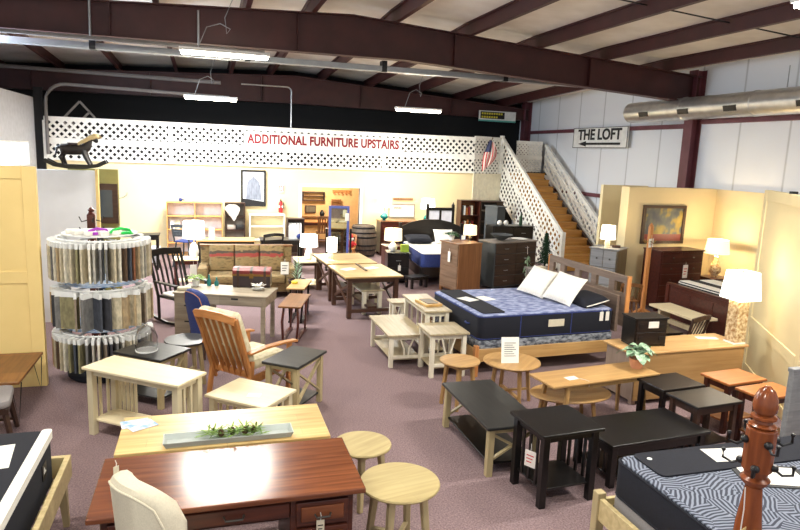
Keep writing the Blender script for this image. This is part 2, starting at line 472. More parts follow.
# slanting bay beside the stair, with the boarded skirt under it
t = thing('lattice_railing', 'short white lattice bay carrying the flag at the stair head', 'railing', 7.66, 17.93, 2.36, math.degrees(math.atan2(.5, 1.14)), 'lattice bays along the loft')
W = math.hypot(1.14, .5)
MB().box(0, W, -.03, .03, 1.0, 1.1).build('top_rail', 'lattice_white', t)
MB().box(0, W, -.025, .025, .42, .56).build('middle_rail', 'lattice_white', t)
MB().box(W - .08, W + .02, -.05, .05, 0, 1.16).build('post', 'lattice_white', t)
for v0, v1 in ((0, .42), (.56, 1.0)):
    lattice_mb([(0, v0), (W, v0), (W, v1), (0, v1)], lambda u, v, d: (u, -.008 + d, v), .11, .056).build('lattice_panel', 'lattice_white', t)
sk = MB()
for k in range(8): sk.box(k * W / 8 + .004, (k + 1) * W / 8 - .004, -.02, .02, -.85, -.003)
sk.build('board_skirt', 'cream_board', t)

# staircase
ST_X0, ST_X1, ST_Y0, ST_Y1, ST_H = 8.9, 10.1, 14.5, 18.3, 2.42
N = 13; run = (ST_Y1 - ST_Y0) / N; rise = ST_H / N
t = thing('staircase', 'straight flight of golden oak stairs up to the loft', 'staircase', ST_X0, ST_Y0)
for k in range(N):
    tr = MB().box(0, ST_X1 - ST_X0, k * run - .02, (k + 1) * run, (k + 1) * rise - .035, (k + 1) * rise).build('tread', 'stair_oak', t)
    MB().box(0, ST_X1 - ST_X0, k * run + .005, k * run + .02, k * rise, (k + 1) * rise - .035).build('riser', 'stair_oak', t)
for x in (-.05, ST_X1 - ST_X0):
    MB().prism([(0, 0), (.35, 0), (ST_Y1 - ST_Y0, ST_H - .35), (ST_Y1 - ST_Y0, ST_H), (0, rise + .03)], x, x + .05, 'yz').build('stringer', 'dark_brown', t)
sl = ST_H / (ST_Y1 - ST_Y0)
def stair_rail(name, label, x, y0, y1, ztop0, hgt, zmin):
    t = thing(name, label, 'railing', x, y0)
    D = y1 - y0
    top = lambda y: ztop0 + sl * y
    reg = [(0, max(zmin, top(0) - hgt)), (D, top(D) - hgt), (D, top(D) - .06), (0, top(0) - .06)]
    if top(0) - hgt < zmin: reg.insert(1, ((zmin - top(0) + hgt) / sl, zmin))
    lattice_mb(reg, lambda u, v, d: (-.008 + d, u, v), .16, .07, .003).build('lattice_panel', 'lattice_white', t)
    MB().bar((0, 0, top(0) - .05), (0, D, top(D) - .05), .07, .10).build('hand_rail', 'lattice_white', t)
    MB().bar((0, 0, top(0) - .05 - hgt * .42), (0, D, top(D) - .05 - hgt * .42), .04, .09).build('middle_rail', 'lattice_white', t)
    MB().bar((0, reg[1][0], reg[1][1] + .03), (0, D, top(D) - hgt + .03), .04, .07).build('bottom_rail', 'lattice_white', t)
    MB().box(-.05, .05, -.05, .05, 0, top(0) + .04).build('newel_post', 'lattice_white', t)
stair_rail('lattice_stair_railing', 'tall white lattice side of the stair, nearer the dark chest', 8.80, 14.5, 18.4, .98, 1.8, .02)
stair_rail('lattice_stair_railing', 'white lattice stair railing along the metal wall', 10.23, 14.55, 18.3, .95, .8, .15)
t = thing('lattice_railing', 'white lattice end panel closing the top landing of the stair', 'railing', 9.35, 18.55, 2.44)
MB().box(0, .9, -.03, .03, .86, .96).build('top_rail', 'lattice_white', t)
MB().box(0, .9, -.03, .03, .4, .5).build('middle_rail', 'lattice_white', t)
for v0, v1 in ((0, .4), (.5, .86)):
    lattice_mb([(0, v0), (.9, v0), (.9, v1), (0, v1)], lambda u, v, d: (u, -.008 + d, v), .085, .055).build('lattice_panel', 'lattice_white', t)

# signs
t = thing('banner', 'long white banner reading ADDITIONAL FURNITURE UPSTAIRS in red letters', 'sign', 3.17, 17.84, 3.08)
MB().box(-2.2, 2.2, -.01, .01, -.22, .2).build('board', 'paper', t)
text('ADDITIONAL FURNITURE UPSTAIRS', .33, 'lettering', 'sign_red', t, (0, -.012, 0), (PI / 2, 0, 0), sx=.76, space=1.05, bold=.014)
t = thing('wall_sign', 'white sign reading THE LOFT above a long black arrow', 'sign', 10.38, 15.65, 3.5, -90)
MB().box(-1.28, 1.28, -.03, .015, -.28, .28).build('board', 'white', t, bevel=.004)
fr = MB().box(-1.28, 1.28, -.037, -.03, .265, .28).box(-1.28, 1.28, -.037, -.03, -.28, -.265).box(-1.28, -1.265, -.037, -.03, -.265, .265).box(1.265, 1.28, -.037, -.03, -.265, .265)
fr.build('border', 'ink', t)
text('THE LOFT', .40, 'lettering', 'ink', t, (0, -.033, .075), (PI / 2, 0, 0), sx=1.14, bold=.013)
MB().prism([(-1.0, -.165), (-.6, -.09), (-.6, -.135), (1.0, -.135), (1.0, -.195), (-.6, -.195), (-.6, -.24)], -.036, -.03, 'xz').build('arrow', 'ink', t)
t = thing('beam_sign', 'small black and yellow sign with a teal edge by the far column', 'sign', 9.2, 19.8, 4.2)
MB().box(-.66, .66, -.015, .015, -.14, .15).build('board', 'white', t)
MB().box(-.61, .25, -.02, -.015, -.10, .12).build('black_field', 'ink', t)
lt = MB()
for r, z in ((0, .06), (1, -.05)):
    for k in range(9 - r * 2):
        lt.box(-.57 + k * .085, -.51 + k * .085, -.024, -.02, z - .03, z + .03)
lt.build('lettering', 'signyellow', t)
MB().box(-.66, .66, -.025, .02, -.19, -.14).build('edge_strip', 'signteal', t)

# sprinkler pipes, conduit and the long tray under the beam
def pipe(name, pts, r, m, label, cat='pipe'):
    return tag(MB().tube(pts, r, 8).build(name, m, smooth=True), label, cat)
pipe('sprinkler_pipe', [(-6, 11.9, 4.52), (1, 11.9, 4.5)], .035, 'grey_paint', 'grey pipe running along the near roof beam, upper left')
pipe('sprinkler_pipe', [(-6, 18.6, 4.62), (.4, 18.6, 4.55)], .05, 'grey_paint', 'thick grey pipe crossing before the far beam, upper left')
arc = [(-3.72 + .45 - .45 * math.cos(a), 17.8, 3.75 + .45 * math.sin(a)) for a in [i * PI / 12 for i in range(7)]]
pipe('bent_conduit', [(-3.72, 17.8, 2.5)] + arc + [(.6, 17.8, 4.12)], .04, 'grey_paint', 'pale conduit curving down beside the corner post')
arc = [(2.2 - .12 + .12 * math.sin(a), 17.75, 4.36 + .12 * math.cos(a)) for a in [i * PI / 8 for i in range(5)]]
pipe('thin_conduit', [(.9, 17.75, 4.48)] + arc + [(2.2, 17.75, 3.43)], .018, 'steel', 'thin conduit dropping to the left end of the banner')
t = thing('cable_tray', 'long grey metal tray hung just behind the near beam', 'tray', -6, 12.6, 4.42)
MB().box(0, 16.2, -.09, .09, 0, .1).build('channel', 'steel', t)
for k in range(6): MB().box(1.5 + k * 2.6, 1.6 + k * 2.6, -.1, .1, -.01, .2).build('clamp', 'black', t)
for x, y, z0 in ((-1.78, 11.9, 4.5), (-.1, 11.9, 4.5)):
    tag(MB().tube([(x, y, z0), (x, y, 5.1)], .02, 6).build('hanger_rod', 'steel'), 'thin hanger rod ' + ('left, ' if x < -1 else 'right, above the brightest tube light ') + 'holding the grey pipe', 'rod', 'pipe hanger rods')
# round spiral duct along the right wall
t = thing('round_duct', 'round silver air duct along the right wall with dark grilles', 'duct', 9.95, 13.75, 4.05)
prof = [(.235, 0)]
for k in range(6): prof += [(.235, 1.9 * k + 1.84), (.247, 1.9 * k + 1.85), (.247, 1.9 * k + 1.9), (.235, 1.9 * k + 1.91)]
d = MB().lathe(prof, seg=28).build('duct_body', 'galvan', t, smooth=True); d.rotation_euler = (PI / 2, 0, 0)
for k, y in enumerate((-.75, -2.05, -3.35, -5.0, -6.8, -8.4)):
    MB().bar((-.218, y - .16, -.075), (-.218, y + .16, -.075), .11, .03, up=(-.94, 0, -.33)).build('grille', 'black', t)
for y in (-1.5, -4.4, -7.3):
    MB().tube([(0, y, .24), (0, y, .62), ], .01, 6).build('hanger', 'steel', t)

# fluorescent fixtures
def fixture(x, y, z, w, label, hang, rot=0, watt=150):
    t = thing('tube_light', label, 'ceiling light', x, y, z, rot, 'fluorescent shop lights')
    MB().box(-w / 2, w / 2, -.09, .09, .02, .07).build('housing', 'white', t, bevel=.004)
    tb = MB()
    for yy in (-.05, .05): tb.tube([(-w / 2 + .03, yy, -.005), (w / 2 - .03, yy, -.005)], .02, 8)
    tb.build('tube', 'tube', t, smooth=True)
    MB().tube([(-w * .3, 0, .07), (-w * .2, 0, .07 + hang * .4), (-w * .05, .06, .07 + hang * .5), (w * .06, 0, .07 + hang * .4), (w * .02, -.05, .07 + hang * .3), (0, 0, .07 + hang * .6), (w * .1, 0, .07 + hang)], .008, 6).build('power_cord', 'steel', t)
    l = bpy.data.lights.new('tube_lamp', 'AREA'); l.shape = 'RECTANGLE'; l.size = w; l.size_y = .18; l.energy = watt; l.color = (1, .98, .92)
    lo = bpy.data.objects.new('tube_lamp', l); COL.objects.link(lo); lo.location = (x, y, z - .04); lo.rotation_euler = (0, 0, math.radians(rot))
fixture(.30, 10.7, 4.25, 1.35, 'bright tube light hanging below the near beam at the left', .8)
fixture(.12, 16.0, 3.93, 1.2, 'tube light hanging over the loft rail, left of the banner', .9, watt=240)
fixture(5.12, 15.7, 3.93, 1.2, 'tube light hanging over the loft rail, right of the banner', .9, watt=110)
fixture(5.72, 4.75, 4.3, 1.35, 'tube light near the top right corner', .8)
for x, y in ((-2.2, 5.5), (1.4, 3.6), (4.6, .8), (-1.5, .6)):
    fixture(x, y, 4.6, 1.3, 'tube light hanging above the near aisle, out of view', .5, watt=70)

# daylight through the high left windows
l = bpy.data.lights.new('window_daylight', 'AREA'); l.shape = 'RECTANGLE'; l.size = 9.0; l.size_y = .5; l.energy = 900; l.color = (.70, .84, 1)
lo = bpy.data.objects.new('window_daylight', l); COL.objects.link(lo); lo.location = (-3.97, 12.5, 2.52); lo.rotation_euler = (0, -PI / 2 + .2, 0)
# ================================================================== FURNITURE MAKERS
def table(name, label, cat, x, y, w, d, h, rot=0, top='oak', leg='oak_leg', tt=.028, over=.03, lw=.05, apron=.08, shelf=None, sides=None,
          splay=0.0, overy=None, group=None, shelf_m=None, drawer=False, back=False, z=0, taper=1.0, feet_cross=False):
    t = thing(name, label, cat, x, y, z, rot, group)
    X, Y = w / 2, d / 2
    MB().box(-X, X, -Y, Y, h - tt, h).build('top', top, t, bevel=min(.006, tt / 3), seg=2)
    lx, ly = X - over - lw / 2, Y - (over if overy is None else overy) - lw / 2
    for sx in (-1, 1):
        for sy in (-1, 1):
            MB().bar((sx * (lx + splay), sy * (ly + splay * .6), 0), (sx * lx, sy * ly, h - tt), lw * taper, lw * taper, lw, lw, up=(0, 1, 0)).build('leg', leg, t, bevel=.003)
    if apron:
        a = MB(); z0, z1 = h - tt - apron, h - tt - .001
        for s in (-1, 1):
            a.box(-lx, lx, s * ly - .01, s * ly + .01, z0, z1); a.box(s * lx - .01, s * lx + .01, -ly, ly, z0, z1)
        a.build('apron', leg, t)
    if drawer:
        dr = MB().box(-lx * .8, lx * .8, -ly - .018, -ly - .008, h - tt - apron * .9, h - tt - .01).build('drawer', top, t, bevel=.002)
        MB().sph(0, -ly - .03, h - tt - apron * .5, .014).build('knob', 'pewter', dr, smooth=True)
    if shelf:
        MB().box(-lx, lx, -ly, ly, shelf - .02, shelf).build('shelf', shelf_m or top, t, bevel=.003)
    zb = (shelf or .1); zt = h - tt - (apron or .02)
    if sides == 'slats':
        for s in (-1, 1):
            q = MB()
            if not shelf: q.box(s * lx - .012, s * lx + .012, -ly, ly, zb, zb + .04)
            n = max(3, int(2 * ly / .09))
            for k in range(1, n):
                yy = -ly + 2 * ly * k / n
                q.box(s * lx - .008, s * lx + .008, yy - .014, yy + .014, zb, zt)
            q.build('slat_panel', leg, t)
        if back:
            for s in (-1, 1):
                q = MB()
                for k in range(5):
                    xx = s * lx - s * (.06 + k * .05)
                    q.box(xx - .014, xx + .014, ly - .008, ly + .008, zb, zt)
                q.build('slat_panel', leg, t)
    if sides == 'cross':
        for s in (-1, 1):
            q = MB().bar((s * lx, -ly, zb + .02), (s * lx, ly, zt), .02, .035, up=(1, 0, 0)).bar((s * lx, ly, zb + .02), (s * lx, -ly, zt), .018, .035, up=(1, 0, 0))
            q.build('cross_brace', leg, t)
    if sides == 'vee':
        for s in (-1, 1):
            q = MB().box(s * lx - .012, s * lx + .012, -ly, ly, zb, zb + .04)
            for e in (-1, 1):
                q.strip([(s * lx, e * .03, zb + .03), (s * lx, e * .035, zb + (zt - zb) * .5), (s * lx, e * .09, zt)], .016, .024, up=(1, 0, 0))
            q.build('vee_slats', leg, t)
    if feet_cross:
        for s in (-1, 1):
            MB().bar((s * lx, -ly, .06), (s * lx, ly, zt), .02, .03, up=(1, 0, 0)).bar((s * lx, ly, .06), (s * lx, -ly, zt), .018, .03, up=(1, 0, 0)).build('cross_brace', leg, t)
    return t

def round_table(name, label, x, y, r, h, top, leg, rot=0, tt=.028, sx=1.0, n=4, splay=.06, cross=True, lw=.05, group=None, dark_edge=False):
    t = thing(name, label, 'table', x, y, 0, rot, group)
    prof = [(r - .018, h - tt), (r - .004, h - tt * .7), (r, h - tt * .35), (r - .005, h), (0.0005, h)]
    MB().lathe(prof, seg=40, sx=sx).build('top', top, t, smooth=True)
    rr = r * .6
    for k in range(n):
        a = 2 * PI * (k + .5) / n; c, s = math.cos(a) * sx, math.sin(a)
        MB().bar((c * (rr + splay), s * (rr + splay), 0), (c * rr, s * rr, h - tt), lw * .8, lw * .8, lw, lw).build('leg', leg, t, bevel=.005)
    if cross:
        for k in range(n // 2):
            a = 2 * PI * (k + .5) / n; c, s = math.cos(a) * sx, math.sin(a); q = rr + splay * .7; zz = h * .26 + k * .024
            MB().bar((c * q, s * q, zz), (-c * q, -s * q, zz), .03, .024).build('stretcher', leg, t)
    rg = MB()
    for k in range(n):
        a, b = 2 * PI * (k + .5) / n, 2 * PI * (k + 1.5) / n
        rg.bar((math.cos(a) * rr * sx, math.sin(a) * rr, h - tt - .03), (math.cos(b) * rr * sx, math.sin(b) * rr, h - tt - .03), .018, .055)
    rg.build('apron', leg, t)
    return t

def chest(name, label, cat, x, y, w, d, h, rot, body, front, rows, top=None, knob='pewter', pull='bar', legs=.07, group=None, z=0, side=None):
    """front looks along local -y; rows = [drawers in each row, from the top]"""
    t = thing(name, label, cat, x, y, z, rot, group)
    X, Y = w / 2, d / 2
    MB().box(-X + .01, X - .01, -Y + .02, Y, legs, h - .025).build('body', body, t, bevel=.003)
    MB().box(-X - .01, X + .01, -Y - .01, Y + .005, h - .025, h).build('top', top or body, t, bevel=.005, seg=2)
    for sx in (-1, 1):
        for sy in (-1, 1):
            cx, cy = sx * (X - .045), sy * (Y - .05)
            MB().cbox(cx, cy, legs / 2 + .0005, .06, .06, legs).build('foot', body, t)
    H = h - .03 - legs - .02; rh = H / len(rows)
    for i, n in enumerate(rows):
        z1 = h - .035 - i * rh; z0 = z1 - rh + .012
        ww = (w - .06) / n
        for k in range(n):
            x0 = -X + .03 + k * ww + .005; x1 = x0 + ww - .01
            dr = MB().box(x0, x1, -Y, -Y + .02, z0, z1).build('drawer', front, t, bevel=.004)
            if pull == 'bar':
                c = (x0 + x1) / 2
                for cx in ((c,) if n > 1 or w < .6 else (x0 + ww * .25, x1 - ww * .25)):
                    MB().tube([(cx - .05, -Y - .002, (z0 + z1) / 2), (cx - .045, -Y - .025, (z0 + z1) / 2), (cx + .045, -Y - .025, (z0 + z1) / 2), (cx + .05, -Y - .002, (z0 + z1) / 2)], .007, 6).build('handle', knob, dr, smooth=True)
            elif pull == 'knob':
                for cx in ((x0 + ww * .5,) if n > 1 else (x0 + ww * .22, x1 - ww * .22)):
                    MB().sph(cx, -Y - .016, (z0 + z1) / 2, .017, seg=8, n=6).build('knob', knob, dr, smooth=True)
    return t

def bookcase(name, label, x, y, w, d, h, rot, m, shelves, back=None, cat='bookcase', cols=1, toe=.06, z=0, group=None, top_over=0.0):
    t = thing(name, label, cat, x, y, z, rot, group)
    X, Y = w / 2, d / 2
    for k in range(cols + 1):
        cx = -X + .0125 + k * (w - .025) / cols
        MB().box(cx - .0125, cx + .0125, -Y, Y, 0, h - .025).build('side_panel', m, t)
    for zz in shelves:
        MB().box(-X + .026, X - .026, -Y + .004, Y - .012, zz - .022, zz).build('shelf', m, t)
    MB().box(-X - top_over, X + top_over, -Y - top_over, Y, h - .025, h).build('top', m, t)
    if back: MB().box(-X + .026, X - .026, Y - .01, Y, toe, h - .026).build('back_panel', back, t)
    return t

def lamp(label, x, y, z, base, base_m, shade_m, r0, r1, s0, s1, watt=14, rect=False, cat='lamp', group=None, seg=28):
    t = thing('table_lamp', label, cat, x, y, z, 0, group)
    if callable(base): base(t)
    else: MB().lathe(base, seg=24).build('base', base_m, t, smooth=True)
    MB().tube([(0, 0, base[-1][1] if not callable(base) else .4), (0, 0, s1 - .01)], .008, 6).build('stem', 'brass', t)
    if rect:
        q = MB()
        a = [(-r0, -r0, s0), (r0, -r0, s0), (r0, r0, s0), (-r0, r0, s0)]; b = [(-r1, -r1, s1), (r1, -r1, s1), (r1, r1, s1), (-r1, r1, s1)]
        a2 = [(p[0] * .97, p[1] * .97, p[2]) for p in a]; b2 = [(p[0] * .97, p[1] * .97, p[2]) for p in b]
        q.loft([b2, a2, a, b], cap=False, closed=True)
        q.build('lamp_shade', shade_m, t)
    else:
        q = MB()
        ring = lambda r, zz: [(r * math.cos(2 * PI * k / seg), r * math.sin(2 * PI * k / seg), zz) for k in range(seg)]
        q.loft([ring(r1 * .98, s1), ring(r0 * .98, s0), ring(r0, s0), ring(r1, s1)], cap=False, closed=True)
        q.build('lamp_shade', shade_m, t, smooth=True)
    MB().lathe([(.004, s1 - .012), (.012, s1), (.012, s1 + .012), (.002, s1 + .026)], seg=10).build('finial', 'brass', t, smooth=True)
    sp = MB()
    for k in range(3):
        a = 2 * PI * k / 3
        sp.tube([(0, 0, s1 - .02), (r1 * .96 * math.cos(a), r1 * .96 * math.sin(a), s1 - .01)], .004, 4)
    sp.build('shade_spider', 'brass', t)
    MB().sph(0, 0, (s0 + s1) / 2, .03, rz=.04, seg=10, n=6).build('bulb', 'shade', t, smooth=True)
    if watt:
        l = bpy.data.lights.new('lamp_bulb', 'POINT'); l.energy = watt; l.color = (1, .78, .46); l.shadow_soft_size = .035
        for dz in (s1 + .03, s0 - .03):
            lo = bpy.data.objects.new('lamp_bulb', l); COL.objects.link(lo); lo.location = (x, y, z + (s0 + s1) / 2 if False else z + dz)
    return t

def mattress(label, x, y, z, w, l, h, rot, side, quilt, piping, border=None, group=None, name='mattress'):
    """length along local x"""
    t = thing(name, label, 'mattress', x, y, z, rot, group)
    MB().rbox(-l / 2, l / 2, -w / 2, w / 2, 0, h - .02, .09, 5, .02).build('side_band', side, t, smooth=True)
    MB().rbox(-l / 2 + .012, l / 2 - .012, -w / 2 + .012, w / 2 - .012, h - .02, h, .09, 5, .012).build('quilted_top', quilt, t, smooth=True)
    def loop(zz):
        r = .09; p = []
        for cx, cy, a0 in ((l / 2 - r, w / 2 - r, 0), (-l / 2 + r, w / 2 - r, PI / 2), (-l / 2 + r, -w / 2 + r, PI), (l / 2 - r, -w / 2 + r, 1.5 * PI)):
            for k in range(6):
                a = a0 + PI / 2 * k / 5; p.append((cx + (r - .004) * math.cos(a), cy + (r - .004) * math.sin(a), zz))
        return p
    for zz in (h - .022, .022):
        q = MB(); c = loop(zz); rings = []
        for (px, py, pz) in c:
            n = Vector((px, py, 0)); n.normalize()
            rings.append([(px + n.x * .009 * math.cos(a), py + n.y * .009 * math.cos(a), pz + .009 * math.sin(a)) for a in [2 * PI * i / 6 for i in range(6)]])
        q.loft(rings, closed=True)
        q.build('piping', piping, t, smooth=True)
    if border:
        MB().rbox(-l / 2 - .003, l / 2 + .003, -w / 2 - .003, w / 2 + .003, h - .085, h - .035, .09, 5).build('border_band', border, t, smooth=True)
    return t
def boxspring(label, x, y, z, w, l, h, rot, m, group=None, film=False):
    t = thing('box_spring', label, 'box spring', x, y, z, rot, group)
    MB().rbox(-l / 2, l / 2, -w / 2, w / 2, 0, h, .05, 4, .012).build('cover', m, t, smooth=True)
    MB().rbox(-l / 2 - .004, l / 2 + .004, -w / 2 - .004, w / 2 + .004, h * .42, h * .47, .05, 4).build('seam', 'black', t)
    return t
def pillow(label, x, y, z, w, d, th, rot, tilt, m, roll=0, group=None, name='pillow'):
    q = MB(); n = 12; rings = []
    for j in range(2):
        pass
    def P(u, v, s):
        e = (1 - abs(u) ** 4) * (1 - abs(v) ** 4)
        pinch = 1 - .06 * (1 - abs(u)) * abs(v) ** 3
        return (u * w / 2 * (1 - .05 * (1 - v * v)), v * d / 2 * (1 - .05 * (1 - u * u)), s * th / 2 * e ** .55)
    grid = {}
    vs, fs = [], []
    for s in (1, -1):
        for i in range(n + 1):
            for j in range(n + 1):
                grid[(s, i, j)] = len(vs); vs.append(P(-1 + 2 * i / n, -1 + 2 * j / n, s))
        for i in range(n):
            for j in range(n):
                f = (grid[(s, i, j)], grid[(s, i + 1, j)], grid[(s, i + 1, j + 1)], grid[(s, i, j + 1)])
                fs.append(f if s > 0 else f[::-1])
    q.faces(vs, fs); bmesh.ops.remove_doubles(q.bm, verts=q.bm.verts[:], dist=1e-5)
    o = solo(q, name, m, label, 'pillow', x, y, z, rot, group, smooth=True)
    o.rotation_euler = (math.radians(roll), math.radians(tilt), math.radians(rot))
    return o
def sheet(name, label, cat, x, y, z, w, d, rot, m, group=None, th=.002):
    return solo(MB().box(-w / 2, w / 2, -d / 2, d / 2, 0, th), name, m, label, cat, x, y, z + .0005, rot, group)
def hangtag(label, x, y, z, w, h, rot, m='tag_white', group=None, string=.06, lines=True):
    t = thing('price_tag', label, 'price tag', x, y, z, rot, group)
    MB().box(-w / 2, w / 2, -.003, 0, -h, 0).build('card', m, t)
    MB().tube([(0, -.0015, -.005), (.004, -.001, string * .5), (0, .004, string)], .0025, 5).build('string', 'tag_white', t)
    if lines:
        q = MB()
        for k in range(3): q.box(-w * .34, w * (.34 - .1 * k), -.0042, -.003, -h * (.3 + .2 * k) - h * .03, -h * (.3 + .2 * k) + h * .03)
        q.build('print', 'red' if lines == 'red' else 'ink', t)
    return t
def leafy(mb, n, r, h, length, width, droop=.5, z0=0.0, seed=1, rise=.6):
    rd = random.Random(seed)
    for k in range(n):
        a = k * 2.399; t = (k + .5) / n
        b = (r * t * math.cos(a), r * t * math.sin(a), z0 + h * (1 - .5 * t) * rd.uniform(.6, 1))
        mb.leaf(b, (math.cos(a), math.sin(a), rise * rd.uniform(.3, 1.3)), length * rd.uniform(.7, 1.15), width * rd.uniform(.8, 1.2), droop)
    return mb
def simple_chair(name, label, cat, x, y, rot, m, seat_m, sh=.45, sw=.44, bh=.95, style='spindle', group=None, lw=.032, n=5, arms=False):
    """front looks along local -y"""
    t = thing(name, label, cat, x, y, 0, rot, group)
    X = sw / 2
    MB().rbox(-X, X, -X, X, sh - .03, sh, .06, 4, .008).build('seat', seat_m, t, smooth=True)
    for sx in (-1, 1):
        for sy in (-1, 1):
            MB().bar((sx * (X + .01), sy * (X + .01), 0), (sx * (X - .05), sy * (X - .05), sh - .03), lw * .8, lw * .8, lw, lw).build('leg', m, t, bevel=.004)
    MB().bar((-X + .01, -X + .03, sh * .42), (X - .01, -X + .03, sh * .42), .02, .02).bar((-X + .01, X - .03, sh * .42), (X - .01, X - .03, sh * .42), .02, .02).build('stretcher', m, t)
    yb = X - .03; lean = .09
    top = (bh - sh)
    for s in (-1, 1): MB().bar((s * (X - .02), yb, sh - .03), (s * X, yb + lean, bh), lw, lw).build('back_post', m, t, bevel=.004)
    MB().strip([(-X, yb + lean, bh - .03), (-X * .5, yb + lean + .03, bh - .01), (0, yb + lean + .04, bh), (X * .5, yb + lean + .03, bh - .01), (X, yb + lean, bh - .03)], .022, .07).build('crest_rail', m, t, bevel=.004)
    sp = MB()
    if style == 'spindle':
        for k in range(n):
            xx = -X * .78 + 1.56 * X * k / (n - 1)
            sp.tube([(xx * .9, yb, sh), (xx, yb + lean + .02, bh - .05)], .008, 6)
    elif style == 'slat':
        for k in range(n):
            xx = -X * .75 + 1.5 * X * k / (n - 1)
            sp.bar((xx * .95, yb, sh), (xx, yb + lean + .02, bh - .05), .04, .012)
    else:
        for k in range(3):
            zz = sh + .14 + k * (top - .2) / 3
            sp.bar((-X + .02, yb + lean * (zz - sh) / top, zz), (X - .02, yb + lean * (zz - sh) / top, zz), .014, .055)
    sp.build('back_spindles' if style == 'spindle' else 'back_slats', m, t)
    if arms:
        for s in (-1, 1):
            MB().bar((s * X, yb + .05, sh + .22), (s * (X + .02), -X + .04, sh + .2), .045, .022).bar((s * (X + .01), -X + .06, sh - .02), (s * (X + .02), -X + .06, sh + .2), .026, .026).build('arm', m, t, bevel=.004)
    return t
# ================================================================== FOREGROUND
# dark cherry stained desk
t = thing('writing_desk', 'large red brown wooden desk with raised panel drawers in the foreground', 'desk', .135, 4.01)
MB().box(-.81, .81, -.385, .375, .725, .76).build('top', 'walnut_red', t, bevel=.008, seg=2)
for s in (-1, 1):
    x0, x1 = (-.74, -.34) if s < 0 else (.34, .74)
    pd = MB().box(x0, x1, -.33, .34, .06, .724).box(x0 - .012, x1 + .012, -.345, .35, 0, .09).build('pedestal', 'walnut_dark', t, bevel=.004)
    for k, (z0, z1) in enumerate(((.53, .69), (.33, .51), (.11, .31))):
        dr = MB().box(x0 + .035, x1 - .035, -.352, -.33, z0, z1).build('drawer', 'walnut_dark', pd, bevel=.006, seg=2)
        q = MB().box(x0 + .065, x1 - .065, -.362, -.352, z0 + .03, z1 - .03); q.build('drawer_panel', 'walnut_red', dr, bevel=.008, seg=2)
    for k in range(2):
        q = MB().box((x1 if s > 0 else x0 - .012), (x1 + .012 if s > 0 else x0), -.28 + .31 * k, -.01 + .31 * k, .14, .68).build('side_panel', 'walnut_dark', pd, bevel=.006)
    for z in (.61, .42, .21):
        MB().tube([((x0 + x1) / 2 - .05, -.362, z), ((x0 + x1) / 2 - .04, -.385, z - .012), ((x0 + x1) / 2 + .04, -.385, z - .012), ((x0 + x1) / 2 + .05, -.362, z)], .006, 6).build('handle', 'pewter', pd, smooth=True)
ce = MB().box(-.335, .335, -.352, -.30, .60, .70).build('centre_drawer', 'walnut_dark', t, bevel=.005)
MB().tube([(-.06, -.352, .66), (-.05, -.38, .645), (.05, -.38, .645), (.06, -.352, .66)], .007, 6).build('handle', 'pewter', ce, smooth=True)
MB().box(-.338, .338, .29, .31, .2, .72).build('modesty_panel', 'walnut_dark', t)
hangtag('cream string price tag hanging from the red brown desk drawer', .66, 3.645, .57, .05, .12, 0, 'cream_fabric', string=.05)

table('dining_table', 'pale natural plank table pushed against the back of the red brown desk', 'table', .12, 4.765, 1.5, .64, .75, 0, 'natural', 'ash_leg', apron=.08, lw=.08)
# tray with greenery
t = thing('serving_tray', 'long zinc tray holding pinecones and greenery on the pale plank table', 'tray', .14, 4.54, .7505, 1)
MB().box(-.43, .43, -.06, .06, 0, .006).build('tray_bottom', 'zinc', t)
rim = MB()
rim.hexa([(-.45, -.08, .045), (.45, -.08, .045), (.43, -.06, .004), (-.43, -.06, .004), (-.455, -.085, .045), (.455, -.085, .045), (.435, -.064, 0), (-.435, -.064, 0)])
rim.hexa([(-.45, .08, .045), (.45, .08, .045), (.43, .06, .004), (-.43, .06, .004), (-.455, .085, .045), (.455, .085, .045), (.435, .064, 0), (-.435, .064, 0)])
for s in (-1, 1):
    rim.hexa([(s * .45, -.08, .045), (s * .45, .08, .045), (s * .43, .06, .004), (s * .43, -.06, .004), (s * .456, -.085, .045), (s * .456, .085, .045), (s * .436, .064, 0), (s * .436, -.064, 0)])
rim.build('tray_rim', 'zinc', t)
g = MB(); rd = random.Random(3)
for k in range(150):
    x = rd.uniform(-.21, .2); a = rd.uniform(0, 2 * PI)
    d = Vector((math.cos(a) * 1.4 + x * 3, math.sin(a) * .5, rd.uniform(.1, .8)))
    g.leaf((x, rd.uniform(-.03, .03), .012 + rd.uniform(0, .05)), d, rd.uniform(.06, .12), .014, .15)
mat('sprig', (150, 176, 84), .6, rgb2=(100, 134, 60), scale=(30, 30, 30))
solo(g, 'greenery_sprigs', 'sprig', 'bed of light green sprigs lying in the zinc tray', 'greenery', .17, 4.54, .757)
def cone(x, y, z, r, rz, label):
    q = MB()
    q.lathe([(.001, 0), (r * .55, r * .2), (r * .8, r * .7), (r * .7, r * 1.3), (r * .4, r * 1.9), (.001, r * 2.2)], seg=10)
    for lay in range(6):
        n = 8; zz = r * (.3 + lay * .3); rr = r * (.95 - abs(lay - 1.5) * .14)
        for k in range(n):
            a = 2 * PI * (k + .5 * (lay % 2)) / n
            q.leaf((math.cos(a) * rr * .5, math.sin(a) * rr * .5, zz), (math.cos(a), math.sin(a), .5), rr * .65, r * .42, -.2)
    o = solo(q, 'pinecone', 'cone', label, 'pinecone', x, y, z, rz, 'pinecones in the zinc tray')
    return o
for k, (x, y, lb) in enumerate(((.08, 4.53, 'leftmost'), (.16, 4.55, 'second from the left'), (.25, 4.54, 'third from the left'), (.31, 4.55, 'rightmost'))):
    cone(x, y, .775, .028, k * 40, 'brown pinecone in the zinc tray, ' + lb + ' of the row')
